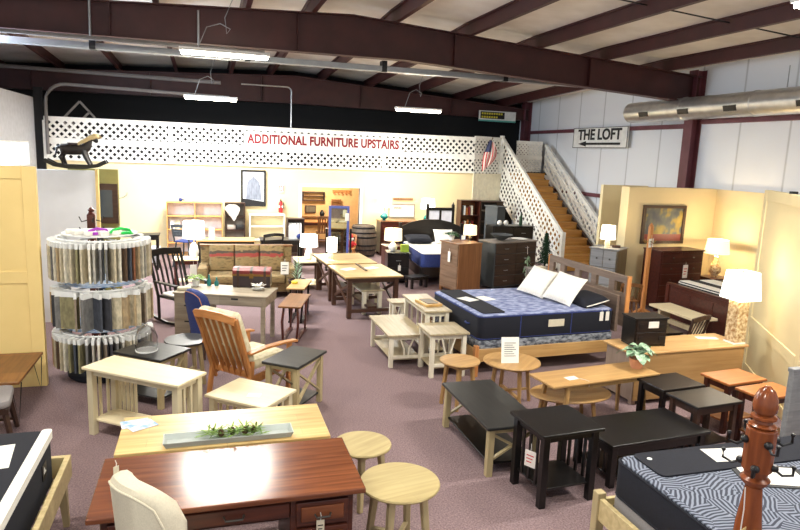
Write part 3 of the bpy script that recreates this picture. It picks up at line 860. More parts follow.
for x, y, r, lb in ((-.54, 4.95, 12, 'upper'), (-.49, 4.90, 30, 'lower')):
    sheet('brochure', 'blue and white leaflet on the pale plank table, ' + ('under the other' if lb == 'upper' else 'lying on top'), 'leaflet', x, y, .75 if lb == 'upper' else .7525, .2, .14, r, 'blueprint', 'leaflets on the plank table')

# upholstered chair seen from behind
def barrel_chair(name, label, x, y, rot, m, leg, sh=.46, bh=1.08, w=.56, curve=.10, rim=None):
    t = thing(name, label, 'chair', x, y, 0, rot)
    MB().rbox(-w / 2 + .02, w / 2 - .02, -w / 2, w / 2 - .06, sh - .10, sh, .08, 5, .03).build('seat', m, t, smooth=True)
    n = 12; rings = []
    for i in range(n + 1):
        u = -1 + 2 * i / n
        xx = u * w / 2; yo = w / 2 - curve * u * u
        hz = bh - .10 * abs(u) ** 3 - (.06 if abs(u) == 1 else 0)
        rings.append([(xx * .78, yo - .11, sh - .14), (xx, yo - .07, hz - .03), (xx, yo - .045, hz - .004), (xx, yo - .01, hz + .004), (xx, yo + .03, hz - .004), (xx, yo + .05, hz - .03), (xx * .78, yo - .01, sh - .14)])
    MB().loft(rings).build('backrest', m, t, smooth=True)
    pp = MB()
    pp.tube([r[5] for r in rings], .006, 6); pp.build('piping', rim or m, t, smooth=True)
    for sx in (-1, 1):
        for sy in (-1, 1):
            MB().bar((sx * (w / 2 - .05), sy * (w / 2 - .06), 0), (sx * (w / 2 - .07), sy * (w / 2 - .08), sh - .1), .03, .03, .045, .045).build('leg', leg, t)
    return t
c = barrel_chair('upholstered_chair', 'cream upholstered chair turned away at the red brown desk', -.19, 3.25, 125, 'cream_fabric', 'walnut_dark', bh=1.24, w=.48)
t = hangtag('small cloth tag on the corner of the cream chair back', -.475, 3.42, 1.17, .03, .05, 35, 'cream_fabric', string=.03, lines=False)

round_table('round_side_table', 'smaller low round table of pale oak behind the other, by the desk corner', 1.2, 4.78, .24, .5, 'ash_dull', 'ash_leg', 30, group='two pale round tables')
round_table('round_side_table', 'larger round pale oak table right of the red brown desk', 1.28, 3.98, .285, .58, 'ash_dull', 'ash_leg', 10, group='two pale round tables')

# bed at the lower left
t = thing('bed_frame', 'light wooden bed rails around the navy mattress, lower left', 'bed frame', -1.85, 3.95)
MB().box(.80, .84, -1.1, 1.1, .33, .50).build('side_rail', 'ash', t, bevel=.004)
MB().box(-.84, .80, 1.06, 1.1, .33, .50).build('foot_rail', 'ash', t, bevel=.004)
MB().box(-.84, -.80, -1.1, 1.06, .33, .50).build('side_rail', 'ash', t, bevel=.004)
for sx in (-.80, .80):
    for sy in (-.95, .95):
        MB().bar((sx * 1.02, sy, 0), (sx, sy, .33), .04, .04, .06, .06).build('leg', 'ash_leg', t)
slt = MB()
for k in range(10): slt.box(-.80, .80, -1.0 + k * .21, -.9 + k * .21, .34, .36)
slt.build('slats', 'ash', t)
t = mattress('navy mattress with a white edge stripe, lower left', -1.86, 3.97, .361, 1.5, 2.0, .39, 90, 'navy', 'navy', 'navy')
MB().rbox(-1.001, 1.001, -.754, -.685, .335, .3925, .03, 3).build('white_border', 'white_fabric', t, smooth=True)
lg = MB().box(.64, .75, -.756, -.751, .16, .27).build('label_patch', 'black', t)
MB().tube([(.67, -.757, .2), (.685, -.757, .24), (.70, -.757, .2), (.715, -.757, .21)], .004, 5).build('label_emblem', 'tag_white', lg)
sheet('paper_sheet', 'white sheet of paper lying on the navy mattress, lower left', 'paper', -1.42, 4.55, .751, .3, .36, 8, 'paper')

# bench and stool by the cream panel
t = thing('hairpin_bench', 'plank topped bench on black hairpin legs before the cream panel', 'bench', -2.06, 7.42)
MB().box(-.24, .24, -.5, .5, .42, .45).build('top', 'bench_brown', t, bevel=.004)
for sx in (-1, 1):
    for sy in (-1, 1):
        x, y = sx * .19, sy * .42
        MB().tube([(x - .05, y, .42), (x + sx * .02, y + sy * .04, 0.006), (x + .05, y, .42)], .006, 6).build('leg', 'black', t)
t = thing('cushioned_stool', 'dark footstool with a pale grey cushion at the left edge', 'stool', -2.05, 6.58, 0, 10)
MB().rbox(-.25, .25, -.25, .25, .38, .46, .08, 5, .03).build('cushion', 'grey_fabric', t, smooth=True)
MB().box(-.23, .23, -.23, .23, .32, .38).build('frame', 'stool_dark', t, bevel=.004)
for sx in (-1, 1):
    for sy in (-1, 1):
        MB().bar((sx * .25, sy * .25, 0), (sx * .2, sy * .2, .33), .03, .03, .04, .04).build('leg', 'stool_dark', t)
MB().bar((-.23, -.235, .1), (.23, -.235, .1), .025, .025).bar((-.23, .235, .1), (.23, .235, .1), .025, .025).build('stretcher', 'stool_dark', t)

# cream display panels
def display_panel(label, x, y, w, h, rot, rails, m='cream_panel'):
    t = thing('display_partition', label, 'partition', x, y, 0, rot)
    MB().box(.1, w - .1, -.02, .03, 0, h).build('panel', m, t)
    st = .14
    MB().box(0, st, -.035, .045, 0, h).build('stile', m, t, bevel=.004)
    MB().box(w - st, w, -.035, .045, 0, h).build('stile', m, t, bevel=.004)
    for z in rails: MB().box(st, w - st, -.034, .044, z - .07, z + .07).build('rail', m, t, bevel=.004)
    return t
display_panel('tall cream framed partition panel at the left edge', -3.4, 8.06, 1.58, 2.55, 0, (.07, 1.30, 2.48))
display_panel('tall cream framed partition panel at the right edge', 7.35, 6.99, 2.2, 2.56, -122, (.07, .74, 2.49), 'cream_panel_pale')
tag(MB().rbox(-.05, .05, -.03, .03, 0, .03, .02, 3).build('puck', 'black', smooth=True), 'small black object on top of the right partition', 'object').location = (6.76, 6.05, 2.56)

# slatted cream tables and grey topped X tables
table('console_table', 'tall cream console table with slatted ends left of the plank table', 'table', -.60, 6.36, 1.14, .42, .70, -37, 'cream_wood', 'cream_leg', shelf=.16, sides='slats', lw=.065, apron=.06, back=True)
c = table('coffee_table', 'low cream coffee table with slatted ends, tucked behind the cream console', 'table', .40, 6.15, .70, .55, .48, -40, 'cream_wood', 'cream_leg', sides='slats', shelf=.14, lw=.06, apron=.05)
sheet('printed_card', 'small printed card on the low cream coffee table', 'card', .42, 6.05, .48, .13, .1, -20, 'paper')
table('end_table', 'grey topped end table with X sides right of the slatted armchair', 'table', .92, 6.84, .45, .66, .60, -37, 'charcoal_top', 'ash_leg', sides='cross', shelf=.12, lw=.055, apron=.05, tt=.03)
table('end_table', 'grey topped X sided end table behind the cream console', 'table', -.60, 7.38, .66, .5, .58, -38, 'charcoal_top', 'ash_leg', sides='cross', shelf=.12, lw=.055, apron=.05)
mb = MB()
glass = bpy.data.materials.new('clear_glass'); glass.use_nodes = True; MATS['clear_glass'] = glass
gb = glass.node_tree.nodes['Principled BSDF']; gb.inputs['Transmission Weight'].default_value = 1.0; gb.inputs['Roughness'].default_value = .02; gb.inputs['IOR'].default_value = 1.35
t = thing('glass_cloche', 'clear glass cloche on the grey topped table behind the console', 'cloche', -.66, 7.36, .5805)
prof_o = [(.105, 0), (.12, .06), (.118, .16), (.085, .25), (.03, .285), (.001, .288)]
ring = lambda r, z: [(r * math.cos(2 * PI * k / 24), r * math.sin(2 * PI * k / 24), z) for k in range(24)]
MB().loft([ring(r, z) for r, z in prof_o] + [ring(max(.001, r - .004), z - .003 if i else 0) for i, (r, z) in reversed(list(enumerate(prof_o)))], closed=True).build('dome', 'clear_glass', t, smooth=True)
MB().sph(0, 0, .305, .018).build('knob', 'clear_glass', t, smooth=True)
MB().lathe([(.12, 0), (.12, .012), (.001, .012)], seg=24).build('tray', 'white', t, smooth=True).location = (0, 0, -.0)
round_table('round_side_table', 'small round table with a grey top left of the slatted armchair', -.25, 7.85, .26, .55, 'charcoal_top', 'ash_leg', 20)

# honey slat back armchair with leaf print cushion
t = thing('slat_armchair', 'honey wood slat back armchair with cream leaf print cushions', 'armchair', .44, 7.40, 0, 132)
W = .30
bl = (.26, .42); bt = (.50, 1.04)     # (y, z) of the back foot and the back top
for s in (-1, 1):
    MB().strip([(s * W, .22, .2), (s * W, bl[0] + .03, bl[1]), (s * W, bt[0] - .09, .8), (s * W * 1.04, bt[0], bt[1])], .035, .055, up=(1, 0, 0)).build('back_post', 'honey_z', t, bevel=.004)
sl = MB()
for k in range(6):
    x = -W + .06 + k * (2 * W - .12) / 5
    sl.strip([(x * .95, .23, .3), (x, bl[0] + .03, bl[1] + .05), (x, bt[0] - .09, .8), (x * 1.03, bt[0] - .01, bt[1] - .03)], .05, .014, up=(1, 0, 0))
sl.build('back_slats', 'honey_z', t)
MB().strip([(-W * 1.04, bt[0], bt[1] - .03), (-W * .4, bt[0] + .03, bt[1] + .0), (W * .4, bt[0] + .03, bt[1] + .0), (W * 1.04, bt[0], bt[1] - .03)], .03, .09).build('crest_rail', 'honey', t, bevel=.005)
MB().bar((-W, .235, .33), (W, .235, .33), .03, .07).build('lower_rail', 'honey', t)
for s in (-1, 1):
    MB().strip([(s * (W + .05), .34, .62), (s * (W + .06), .1, .64), (s * (W + .06), -.2, .63), (s * (W + .05), -.44, .60)], .085, .026).build('arm', 'honey', t, bevel=.006)
    MB().bar((s * (W + .03), -.34, 0), (s * (W + .04), -.34, .61), .05, .05).build('front_leg', 'honey_z', t, bevel=.004)
    MB().bar((s * (W + .02), .30, 0), (s * W, .24, .5), .045, .05).build('rear_leg', 'honey_z', t, bevel=.004)
    MB().bar((s * (W + .02), -.33, .33), (s * (W + .01), .25, .28), .026, .09).build('side_rail', 'honey', t)
MB().bar((-W, -.33, .34), (W, -.33, .34), .026, .09).build('front_rail', 'honey', t)
MB().rbox(-W + .02, W - .02, -.36, .2, .37, .5, .06, 4, .04).build('seat_cushion', 'cushion_leaf', t, smooth=True)
cu = MB().rbox(-W - .0, W + .0, -.05, .06, 0, .66, .05, 4, .045).build('back_cushion', 'cushion_leaf', t, smooth=True)
cu.location = (0, .205, .47); cu.rotation_euler = (math.radians(-21), 0, 0)
MB().tube([(-.1, .345, .68), (0, .36, .66), (.1, .345, .69)], .006, 6).build('cushion_tie', 'cushion_leaf', t)

# black slatted coffee tables etc. in the right foreground
t = table('coffee_table', 'long coffee table with a charcoal top, black shelf and light oak legs', 'table', 2.65, 5.46, 1.18, .57, .48, 90, 'charcoal_top', 'ash_leg', shelf=.12, shelf_m='black_wood', lw=.06, apron=.05, sides='cross', splay=.015)
t = table('end_table', 'square black end table with slatted sides in the right foreground', 'table', 2.85, 4.555, .6, .54, .66, 4, 'black_wood', 'black_wood', shelf=.16, sides='slats', lw=.06, apron=.06, drawer=False)
table('coffee_table', 'low black coffee table beyond the corner of the patterned mattress', 'table', 3.89, 4.77, 1.12, .6, .42, 4, 'black_wood', 'black_wood', shelf=.1, sides='slats', lw=.06, apron=.10)
table('end_table', 'black end table before the upturned sideboard, rear of the two', 'table', 4.77, 5.46, .58, .42, .55, 5, 'espresso', 'black_wood', shelf=.12, apron=.08, group='two black end tables')
table('end_table', 'black end table with a red brown base, front of the two', 'table', 4.80, 4.99, .6, .42, .55, 5, 'espresso', 'stool_dark', shelf=.12, apron=.08, group='two black end tables')
table('end_table', 'orange wood end table against the cream partition, rear of the two', 'table', 5.55, 5.39, .58, .38, .58, 6, 'orange_wood', 'walnut_dark', apron=.07, shelf=.14, group='two orange end tables')
table('end_table', 'orange wood end table nearer the turned post, front of the two', 'table', 5.58, 4.95, .56, .36, .58, 6, 'orange_wood', 'walnut_dark', apron=.07, shelf=.14, group='two orange end tables')
hangtag('white tag with a red heading on the black end table', 2.515, 4.36, .50, .1, .14, -60, 'tag_white', string=.06, lines='red')
# oak nest: bench over an oval table, small rounds
t = table('coffee_table', 'narrow oak coffee table on splayed legs holding the potted plant', 'table', 4.03, 5.75, 1.43, .44, .58, 7, 'oak', 'oak_leg', apron=.05, lw=.045, splay=.06, tt=.024, over=.19, overy=.02, taper=.7)
round_table('oval_table', 'low oval oak table nested under the narrow oak coffee table', 3.80, 5.84, .30, .35, 'oak', 'oak_leg', -5, sx=1.55, cross=False, lw=.04, splay=.04)
t = thing('price_tag', 'white price tag lying on the narrow oak coffee table', 'price tag', 3.68, 5.66, .5805, 10)
MB().box(-.07, .07, -.045, .045, 0, .002).build('card', 'tag_white', t)
MB().tube([(.06, -.03, .004), (.1, -.1, .004), (.11, -.145, .002), (.112, -.15, -.06)], .003, 5).build('string', 'tag_white', t)
round_table('round_side_table', 'smaller round oak table behind the charcoal topped coffee table', 2.76, 6.53, .235, .55, 'oak', 'oak_leg', 20, splay=.05, lw=.045)
round_table('round_side_table', 'wider round oak table holding the white sign card', 3.40, 6.49, .335, .52, 'oak', 'oak_leg', 45, splay=.06, lw=.045)
t = thing('sign_card', 'white printed card standing on the wider round oak table', 'card', 3.33, 6.40, .5205, -8)
o = MB().box(-.105, .105, -.002, .002, 0, .3).build('card', 'paper', t); o.rotation_euler = (math.radians(-10), 0, 0)
q = MB()
for k in range(7): q.box(-.07, .07 - .02 * (k % 3), -.0035, -.002, .08 + k * .025, .086 + k * .025)
o = q.build('print', 'duct_dark', t); o.rotation_euler = (math.radians(-10), 0, 0)
MB().box(-.06, .06, 0, .08, 0, .004).build('stand', 'paper', t)
# potted plant
t = thing('plant_pot', 'terracotta pot on the narrow oak coffee table', 'pot', 4.61, 5.83, .5805)
MB().lathe([(.055, 0), (.075, .05), (.085, .11), (.088, .115), (.08, .115), (.075, .10), (.001, .10)], seg=24).build('pot', 'terracotta', t, smooth=True)
g = MB(); leafy(g, 30, .05, .17, .2, .10, .7, .09, 5, .8)
g.build('foliage', 'leaf_pale', t)
st = MB()
for k in range(7):
    a = k * 2.399; st.tube([(0, 0, .09), (.03 * math.cos(a), .03 * math.sin(a), .22)], .004, 5)
st.build('stems', 'leaf', t)

# sideboard seen from behind
t = thing('sideboard', 'long oak sideboard seen from its plain back, holding the big lamp', 'sideboard', 5.63, 6.41, 0, 2)
MB().box(-.83, .83, -.265, .27, .05, .625).build('body', 'dresser_side', t, bevel=.003)
MB().box(-.815, .815, -.275, -.265, .06, .62).build('back_panel', 'dresser_back', t)
MB().box(-.88, .88, -.285, .285, .625, .65).build('top', 'dresser_top', t, bevel=.004)
for sx in (-1, 1):
    for sy in (-1, 1): MB().cbox(sx * .78, sy * .22, .0255, .06, .06, .05).build('foot', 'dresser_side', t)
for k in range(3):
    d_ = MB().box(-.8 + k * .54, -.28 + k * .54, .27, .285, .08, .60).build('door', 'dresser_side', t)
    MB().sph(-.54 + k * .54, .295, .4, .014).build('knob', 'pewter', d_, smooth=True)
sheet('paper_sheet', 'white sheet of paper lying on top of the oak sideboard', 'paper', 6.2, 6.53, .65, .28, .1, -14, 'paper')
t = thing('two_drawer_cabinet', 'small black two drawer cabinet standing on the oak sideboard', 'cabinet', 5.16, 6.45, .6505, -3)
MB().box(-.22, .22, -.13, .14, .02, .34).build('body', 'black_wood', t, bevel=.004)
MB().box(-.235, .235, -.145, .15, .34, .36).build('top', 'black_wood', t, bevel=.004)
for k in range(2):
    d_ = MB().box(-.2, .2, -.14, -.13, .035 + k * .155, .18 + k * .155).build('drawer', 'espresso', t, bevel=.003)
    for s in (-1, 1): MB().box(s * .14 - .03, s * .14 + .03, -.146, -.14, .08 + k * .155, .13 + k * .155).build('pull', 'black', d_)
for s in (-1, 1): MB().box(s * .2 - .02, s * .2 + .02, -.13, .13, 0, .02).build('foot', 'black', t)
o = solo(MB().box(-.07, .07, -.003, 0, -.04, .04), 'name_card', 'tag_white', 'cream card stuck on the small black cabinet', 'card', 5.17, 6.30, .93, -3)
# big lamp on the sideboard
mat('mosaic', (222, 206, 168), .35, rgb2=(150, 110, 60), scale=(26, 26, 26), detail=6)
def mosaic_base(t):
    MB().box(-.085, .085, -.085, .085, .02, .55).build('base', 'mosaic', t, bevel=.004)
    MB().box(-.09, .09, -.09, .09, 0, .02).build('foot', 'white', t)
lamp('large lit lamp with a square white shade and mosaic block base', 6.42, 6.30, .6505, mosaic_base, None, 'shade_white', .165, .135, .57, .92, 5, rect=True)

# turned coat post, lower right
t = thing('coat_tree', 'polished red brown coat post with acorn top and hooks', 'coat stand', 2.36, 2.1, 0, 20)
MB().lathe([(.03, 1.47), (.052, 1.495), (.056, 1.51), (.042, 1.525), (.046, 1.55)], seg=24).build('lower_ring', 'post_cherry', t, smooth=True)
MB().lathe([(.048, .3), (.04, .5), (.055, .8), (.058, 1.05), (.05, 1.28), (.032, 1.47)], seg=24).build('shaft', 'post_cherry', t, smooth=True)
MB().box(-.05, .05, -.05, .05, .05, .3).build('foot_block', 'post_cherry', t, bevel=.006)
MB().prism([(.058 * math.cos(a), .058 * math.sin(a)) for a in [PI / 4 * k + PI / 8 for k in range(8)]], 1.55, 1.76, 'xy').build('octagon_block', 'post_cherry', t, bevel=.008, seg=2)
MB().lathe([(.042, 1.76), (.052, 1.772), (.036, 1.785), (.034, 1.795), (.048, 1.805), (.048, 1.815), (.032, 1.825), (.044, 1.84), (.047, 1.865), (.043, 1.90), (.03, 1.935), (.012, 1.955), (.001, 1.958)], seg=24).build('acorn_finial', 'post_cherry', t, smooth=True)
for k in range(4):
    a = PI / 2 * k
    c, s = math.cos(a), math.sin(a)
    MB().tube([(c * .055, s * .055, .16), (c * .2, s * .2, .1), (c * .28, s * .28, .02)], .025, 8).build('foot', 'post_cherry', t, smooth=True)
    for zz, aa in ((1.58, a + .3), (1.70, a + .9)):
        c, s = math.cos(aa), math.sin(aa)
        h_ = MB().tube([(c * .055, s * .055, zz), (c * .09, s * .09, zz - .025), (c * .125, s * .125, zz - .01), (c * .125, s * .125, zz + .025)], .006, 6)
        h_.sph(c * .125, s * .125, zz + .028, .009, seg=8, n=6)
        h_.sph(c * .06, s * .06, zz, .018, seg=8, n=6)
        h_.build('hook', 'black', t, smooth=True)
t = hangtag('kraft coloured printed tag hanging from the coat post', 2.23, 2.02, 1.28, .10, .2, 20, 'natural', string=.2)

for o in COL.objects:
    if o.name.startswith('coat_tree'): o.scale = (1.12, 1.12, .974)
# patterned mattress, lower right
t = thing('bed_frame', 'light wooden bed frame under the fern patterned mattress', 'bed frame', 3.9, 2.85)
MB().box(-1.17, -1.13, -.9, .9, .25, .42).build('foot_rail', 'ash', t, bevel=.004)
MB().box(-1.13, 1.1, .87, .9, .25, .40).build('side_rail', 'ash', t, bevel=.004)
MB().box(-1.13, 1.1, -.9, -.87, .25, .40).build('side_rail', 'ash', t, bevel=.004)
for sx in (-1.15, 1.05):
    for sy in (-.88, .88): MB().box(sx - .035, sx + .035, sy - .035, sy + .035, 0, .46).build('post', 'ash_leg', t, bevel=.004)
slt = MB()
for k in range(10): slt.box(-1.1 + k * .23, -1.0 + k * .23, -.87, .87, .27, .29)
slt.build('slats', 'ash', t)
boxspring('grey box spring under the fern patterned mattress', 3.9, 2.85, .291, 1.66, 2.16, .17, 0, 'grey_fabric')
t = mattress('charcoal mattress with a white fern quilted top, lower right', 3.9, 2.85, .462, 1.68, 2.18, .29, 0, 'slate_navy' if 'slate_navy' in MATS else 'navy', 'fern', 'navy')
o = solo(MB().rbox(-1.04, 1.0, -.17, .17, 0, .012, .05, 4), 'foot_protector', 'navy', 'dark protector cloth laid along the far edge of the fern mattress', 'cloth', 3.98, 3.50, .7525, 0)
o2 = solo(MB().lathe([(.018, 0), (.018, .004), (.001, .004)], seg=10), 'button_badge', 'white', 'tiny white badge on the corner of the dark protector cloth', 'badge', 3.02, 3.57, .765)
sheet('paper_sheet', 'cream sheet lying on the dark protector cloth beside the coat post', 'paper', 3.66, 3.50, .765, .34, .2, -8, 'tag_white')
t = thing('folder', 'open dark folder holding a cream page on the fern mattress', 'folder', 3.72, 3.18, .753, -20)
MB().box(-.24, .24, -.16, .16, 0, .006).build('cover', 'ink', t); MB().box(-.2, .2, -.13, .13, .006, .009).build('page', 'tag_white', t)
t = thing('headboard_panel', 'grey wood headboard standing at the right edge', 'headboard', 5.75, 4.3, 0)
MB().box(-.64, .64, -.02, .02, .1, 1.03).build('panel', 'greyblue', t, bevel=.003)
MB().box(-.68, .68, -.035, .035, 1.03, 1.07).build('cap_rail', 'greyblue', t, bevel=.004)
for s in (-1, 1): MB().box(s * .64 - .03, s * .64 + .03, -.03, .03, 0, 1.03).build('post', 'greyblue', t, bevel=.003)
# ================================================================== MIDDLE: main bed and neighbours
t = thing('bed_frame', 'oak bed frame with a grey brown cut out headboard', 'bed', 4.5, 8.27)
MB().box(-1.16, 1.12, -.82, -.79, .20, .37).build('side_rail', 'oak', t, bevel=.004)
MB().box(-1.16, 1.12, .79, .82, .20, .37).build('side_rail', 'honey', t, bevel=.004)
MB().box(-1.19, -1.16, -.82, .82, .20, .37).build('foot_rail', 'oak', t, bevel=.004)
for sy in (-.80, .80): MB().box(-1.2, -1.14, sy - .03, sy + .03, 0, .42).build('leg', 'honey_z', t, bevel=.004)
slt = MB()
for k in range(10): slt.box(-1.1 + k * .22, -1.0 + k * .22, -.79, .79, .25, .27)
slt.build('slats', 'ash', t)
# headboard
hb = MB(); y0, y1 = -.80, 1.14; z0, z1 = .25, 1.27
wins = [(-.76, -.54), (-.42, -.12), (.0, .30), (.42, .70), (.82, 1.02)]
ys = [y0] + [v for w_ in wins for v in w_] + [y1]
hb.box(1.14, 1.19, y0, y1, 1.17, z1).box(1.14, 1.19, y0, y1, .55, 1.02)
for k in range(0, len(ys), 2): hb.box(1.14, 1.19, ys[k], ys[k + 1], 1.02, 1.17)
hbo = hb.build('headboard', 'headboard_grey', t)
MB().box(1.09, 1.139, -.70, .76, .45, .98).build('headboard_panel', 'headboard_grey', t, bevel=.004)
for yy in (y0 - .02, y1 + .02):
    MB().box(1.135, 1.20, yy - .012, yy + .012, 0, 1.28).build('headboard_post', 'honey_z', t, bevel=.003)
boxspring('film wrapped box spring under the blue quilted mattress', 4.44, 8.27, .271, 1.56, 2.14, .2, 0, 'plastic_film')
t = mattress('blue quilted mattress on the oak bed in the middle', 4.43, 8.27, .472, 1.57, 2.13, .34, 0, 'navy', 'quilt_blue', 'blue_fabric')
for x in (-.45, .35): MB().box(x - .006, x + .006, -.789, -.784, .03, .31).build('seam', 'blue_fabric', t)
hd = MB().tube([(-1.068, -.5, .17), (-1.09, -.47, .17), (-1.09, -.41, .17), (-1.068, -.38, .17)], .012, 6).build('handle', 'blue_fabric', t, smooth=True)
MB().box(-.02, .23, -.795, -.789, .14, .24).build('label_card', 'cream_fabric', t)
solo(MB().rbox(-.17, .17, -.72, .72, 0, .012, .04, 4), 'foot_protector', 'navy', 'black protector strip across the foot of the blue mattress', 'cloth', 3.63, 8.3, .8135, 0)
sheet('paper_sheet', 'left white sheet on the black strip of the blue mattress', 'paper', 3.62, 8.37, .826, .2, .26, 20, 'paper', 'sheets on the blue mattress')
sheet('paper_sheet', 'right white sheet lying on the blue mattress quilting', 'paper', 3.92, 8.42, .8135, .2, .26, 15, 'paper', 'sheets on the blue mattress')
pillow('cream square pillow on the blue mattress, the farther of the two', 4.86, 8.50, 1.02, .50, .50, .16, 14, 134, 'white_fabric', -8, 'cream pillows')
pillow('cream square pillow on the blue mattress, the nearer of the two', 4.98, 7.99, 1.02, .50, .50, .16, 14, 134, 'white_fabric', -8, 'cream pillows')
npil = pillow('navy pillow with white piping against the headboard', 5.24, 7.83, .885, .42, .60, .16, 0, -12, 'navy')
MB().tube([(-.19, -.288, 0), (-.1, -.293, 0), (.1, -.293, 0), (.19, -.288, 0)], .008, 6).build('piping', 'white_fabric', npil)
for k, x in enumerate((5.27, 5.37)):
    hangtag('white tag hanging on the blue mattress side, ' + ('left' if k == 0 else 'right') + ' of the pair', x, 7.478, .78, .06, .13, 0, 'tag_white', 'tags on the blue mattress', .04, False)
# the bed stands a few degrees off the shop's grid: turn it with everything on it
turn_bed = math.radians(3.5)
for o in COL.objects:
    if o.parent is None and o.get('label') and ('blue' in o['label'] or 'oak bed' in o['label'] or o['label'].startswith(('film wrapped', 'navy pillow with', 'white cord', 'cream square pillow'))) and 3 < o.location.x < 6 and 7 < o.location.y < 9.6:
        d = o.location - Vector((4.43, 8.27, o.location.z))
        o.location = (4.40 + d.x * math.cos(turn_bed) - d.y * math.sin(turn_bed), 8.27 + d.x * math.sin(turn_bed) + d.y * math.cos(turn_bed), o.location.z)
        o.rotation_euler.z += turn_bed
chest('nightstand', 'black nightstand between the blue bed and the oak sideboard', 'nightstand', 5.85, 7.05, .48, .40, .64, 0, 'black_wood', 'black_wood', [1, 1], None, 'pewter', 'knob')
sheet('paper_sheet', 'white sheet on the black nightstand beside the blue bed', 'paper', 5.8, 7.05, .64, .2, .15, 20, 'paper')
table('bedside_table', 'small grey table at the far side of the blue bed', 'table', 6.62, 11.7, .5, .45, .62, 0, 'grey_wash', 'grey_wash', apron=.06, shelf=.15)
sheet('wooden_block', 'pale block lying on the small grey table beyond the blue bed', 'block', 6.6, 11.65, .62, .2, .14, 15, 'cream_fabric', th=.05)

# cream mission tables at the foot of the bed
table('coffee_table', 'low cream and grey coffee table, longest of the mission tables', 'table', 2.57, 8.44, 1.1, .55, .46, 90, 'cream_grey_top', 'mission_leg', shelf=.12, sides='vee', lw=.055, apron=.05)
table('console_table', 'tall cream console table holding the carved board', 'table', 3.07, 8.66, 1.1, .40, .72, 90, 'cream_grey_top', 'mission_leg', shelf=.14, sides='slats', lw=.055, apron=.06)
table('end_table', 'square cream end table before the corner of the blue mattress', 'table', 2.98, 7.69, .56, .55, .6, 90, 'cream_grey_top', 'mission_leg', shelf=.14, sides='vee', lw=.055, apron=.06)
table('end_table', 'small cream stool table at the back of the mission tables', 'table', 2.97, 9.72, .3, .3, .5, 90, 'cream_grey_top', 'mission_leg', shelf=.12, sides='vee', lw=.045, apron=.05)
t = thing('carved_board', 'carved wooden board lying on the tall cream console table', 'board', 3.07, 8.55, .7205, 8)
MB().rbox(-.13, .13, -.2, .2, 0, .035, .02, 3, .005).build('board', 'oak_y', t)
MB().rbox(-.09, .09, -.15, .15, .035, .042, .03, 3).build('carving', 'taupe_side', t)

# ================================================================== LEFT MIDDLE
t = thing('writing_desk', 'whitewashed plank desk holding the leather trunk', 'desk', .27, 9.62, 0, -20)
MB().box(-.69, .69, -.33, .33, .735, .76).build('top', 'whitewash', t, bevel=.004)
MB().box(-.67, .67, -.31, .31, .60, .735).build('apron_case', 'whitewash', t)
dr = MB().box(-.2, .62, -.322, -.31, .615, .725).build('drawer', 'whitewash', t, bevel=.003)
MB().box(.17, .27, -.326, -.321, .69, .715).build('pull_slot', 'ink', dr)
cb = MB().box(-.67, -.27, -.31, .31, .12, .599).build('pedestal', 'whitewash', t)
for k in range(2):
    dd = MB().box(-.66, -.28, -.322, -.31, .14 + k * .235, .36 + k * .235).build('drawer', 'whitewash', cb, bevel=.003)
    MB().box(-.52, -.42, -.326, -.321, .325 + k * .235, .345 + k * .235).build('pull_slot', 'ink', dd)
for x, y in ((.62, -.27), (.62, .27), (-.62, -.27), (-.62, .27)):
    MB().cbox(x, y, (.60 if x > 0 else .12) / 2, .055, .055, (.60 if x > 0 else .12)).build('leg', 'whitewash', t)
# leather trunk
t = thing('trunk', 'dark leather trunk with red lid on the whitewashed desk', 'trunk', .66, 9.88, .7605, -12)
MB().box(-.28, .28, -.12, .12, 0, .19).build('body', 'leather_trunk', t, bevel=.008, seg=2)
MB().prism([(-.125, .195), (.125, .195), (.12, .25), (.07, .29), (-.07, .29), (-.12, .25)], -.285, .285, 'yz').build('lid', 'ruby', t, bevel=.006)
for x in (-.2, 0, .2): MB().prism([(-.129, 0), (.129, 0), (.129, .20), (.124, .252), (.072, .295), (-.072, .295), (-.124, .252), (-.129, .2)], x - .018, x + .018, 'yz').build('strap', 'stool_dark', t)
MB().box(-.285, .285, -.128, -.12, .17, .20).build('trim_band', 'brass', t)
MB().box(-.03, .03, -.135, -.128, .14, .21).build('latch', 'brass', t)
t = thing('potted_plant', 'pale pot of green leaves on the left end of the whitewashed desk', 'plant', -.17, 9.98, .7605)
MB().lathe([(.04, 0), (.06, .08), (.055, .09), (.001, .085)], seg=16).build('pot', 'white', t, smooth=True)
leafy(MB(), 30, .07, .1, .12, .05, .5, .07, 8).build('foliage', 'sprig', t)
for k, (x, y, hh) in enumerate(((.02, 9.96, .15), (.13, 9.94, .11))):
    t = thing('glass_bottle', ('taller' if k == 0 else 'shorter') + ' teal glass bottle on the whitewashed desk', 'bottle', x, y, .7605, 0, 'teal bottles')
    MB().lathe([(.03, 0), (.034, .01), (.034, hh * .5), (.015, hh * .72), (.013, hh), (.001, hh)], seg=16).build('body', 'teal', t, smooth=True)
    MB().lathe([(.013, hh + .0005), (.013, hh + .02), (.001, hh + .022)], seg=10).build('stopper', 'teal', t, smooth=True)
t = thing('shell_dish', 'white shell shaped dish on the right end of the desk', 'dish', .72, 9.56, .7605, 20)
q = MB(); leafy(q, 16, .04, .05, .09, .05, .1, .02, 4, .8); q.build('shell_fan', 'white_fabric', t)
MB().lathe([(.04, 0), (.06, .012), (.075, .03), (.07, .028), (.001, .012)], seg=18, sx=1.3).build('dish', 'white', t, smooth=True)
solo(MB().rbox(-.1, .1, -.06, .06, 0, .05, .04, 4, .02), 'folded_cloth', 'cream_fabric', 'small rumpled cream cloth on the desk corner by the plant', 'cloth', -.33, 9.68, .7605, 10, smooth=True)
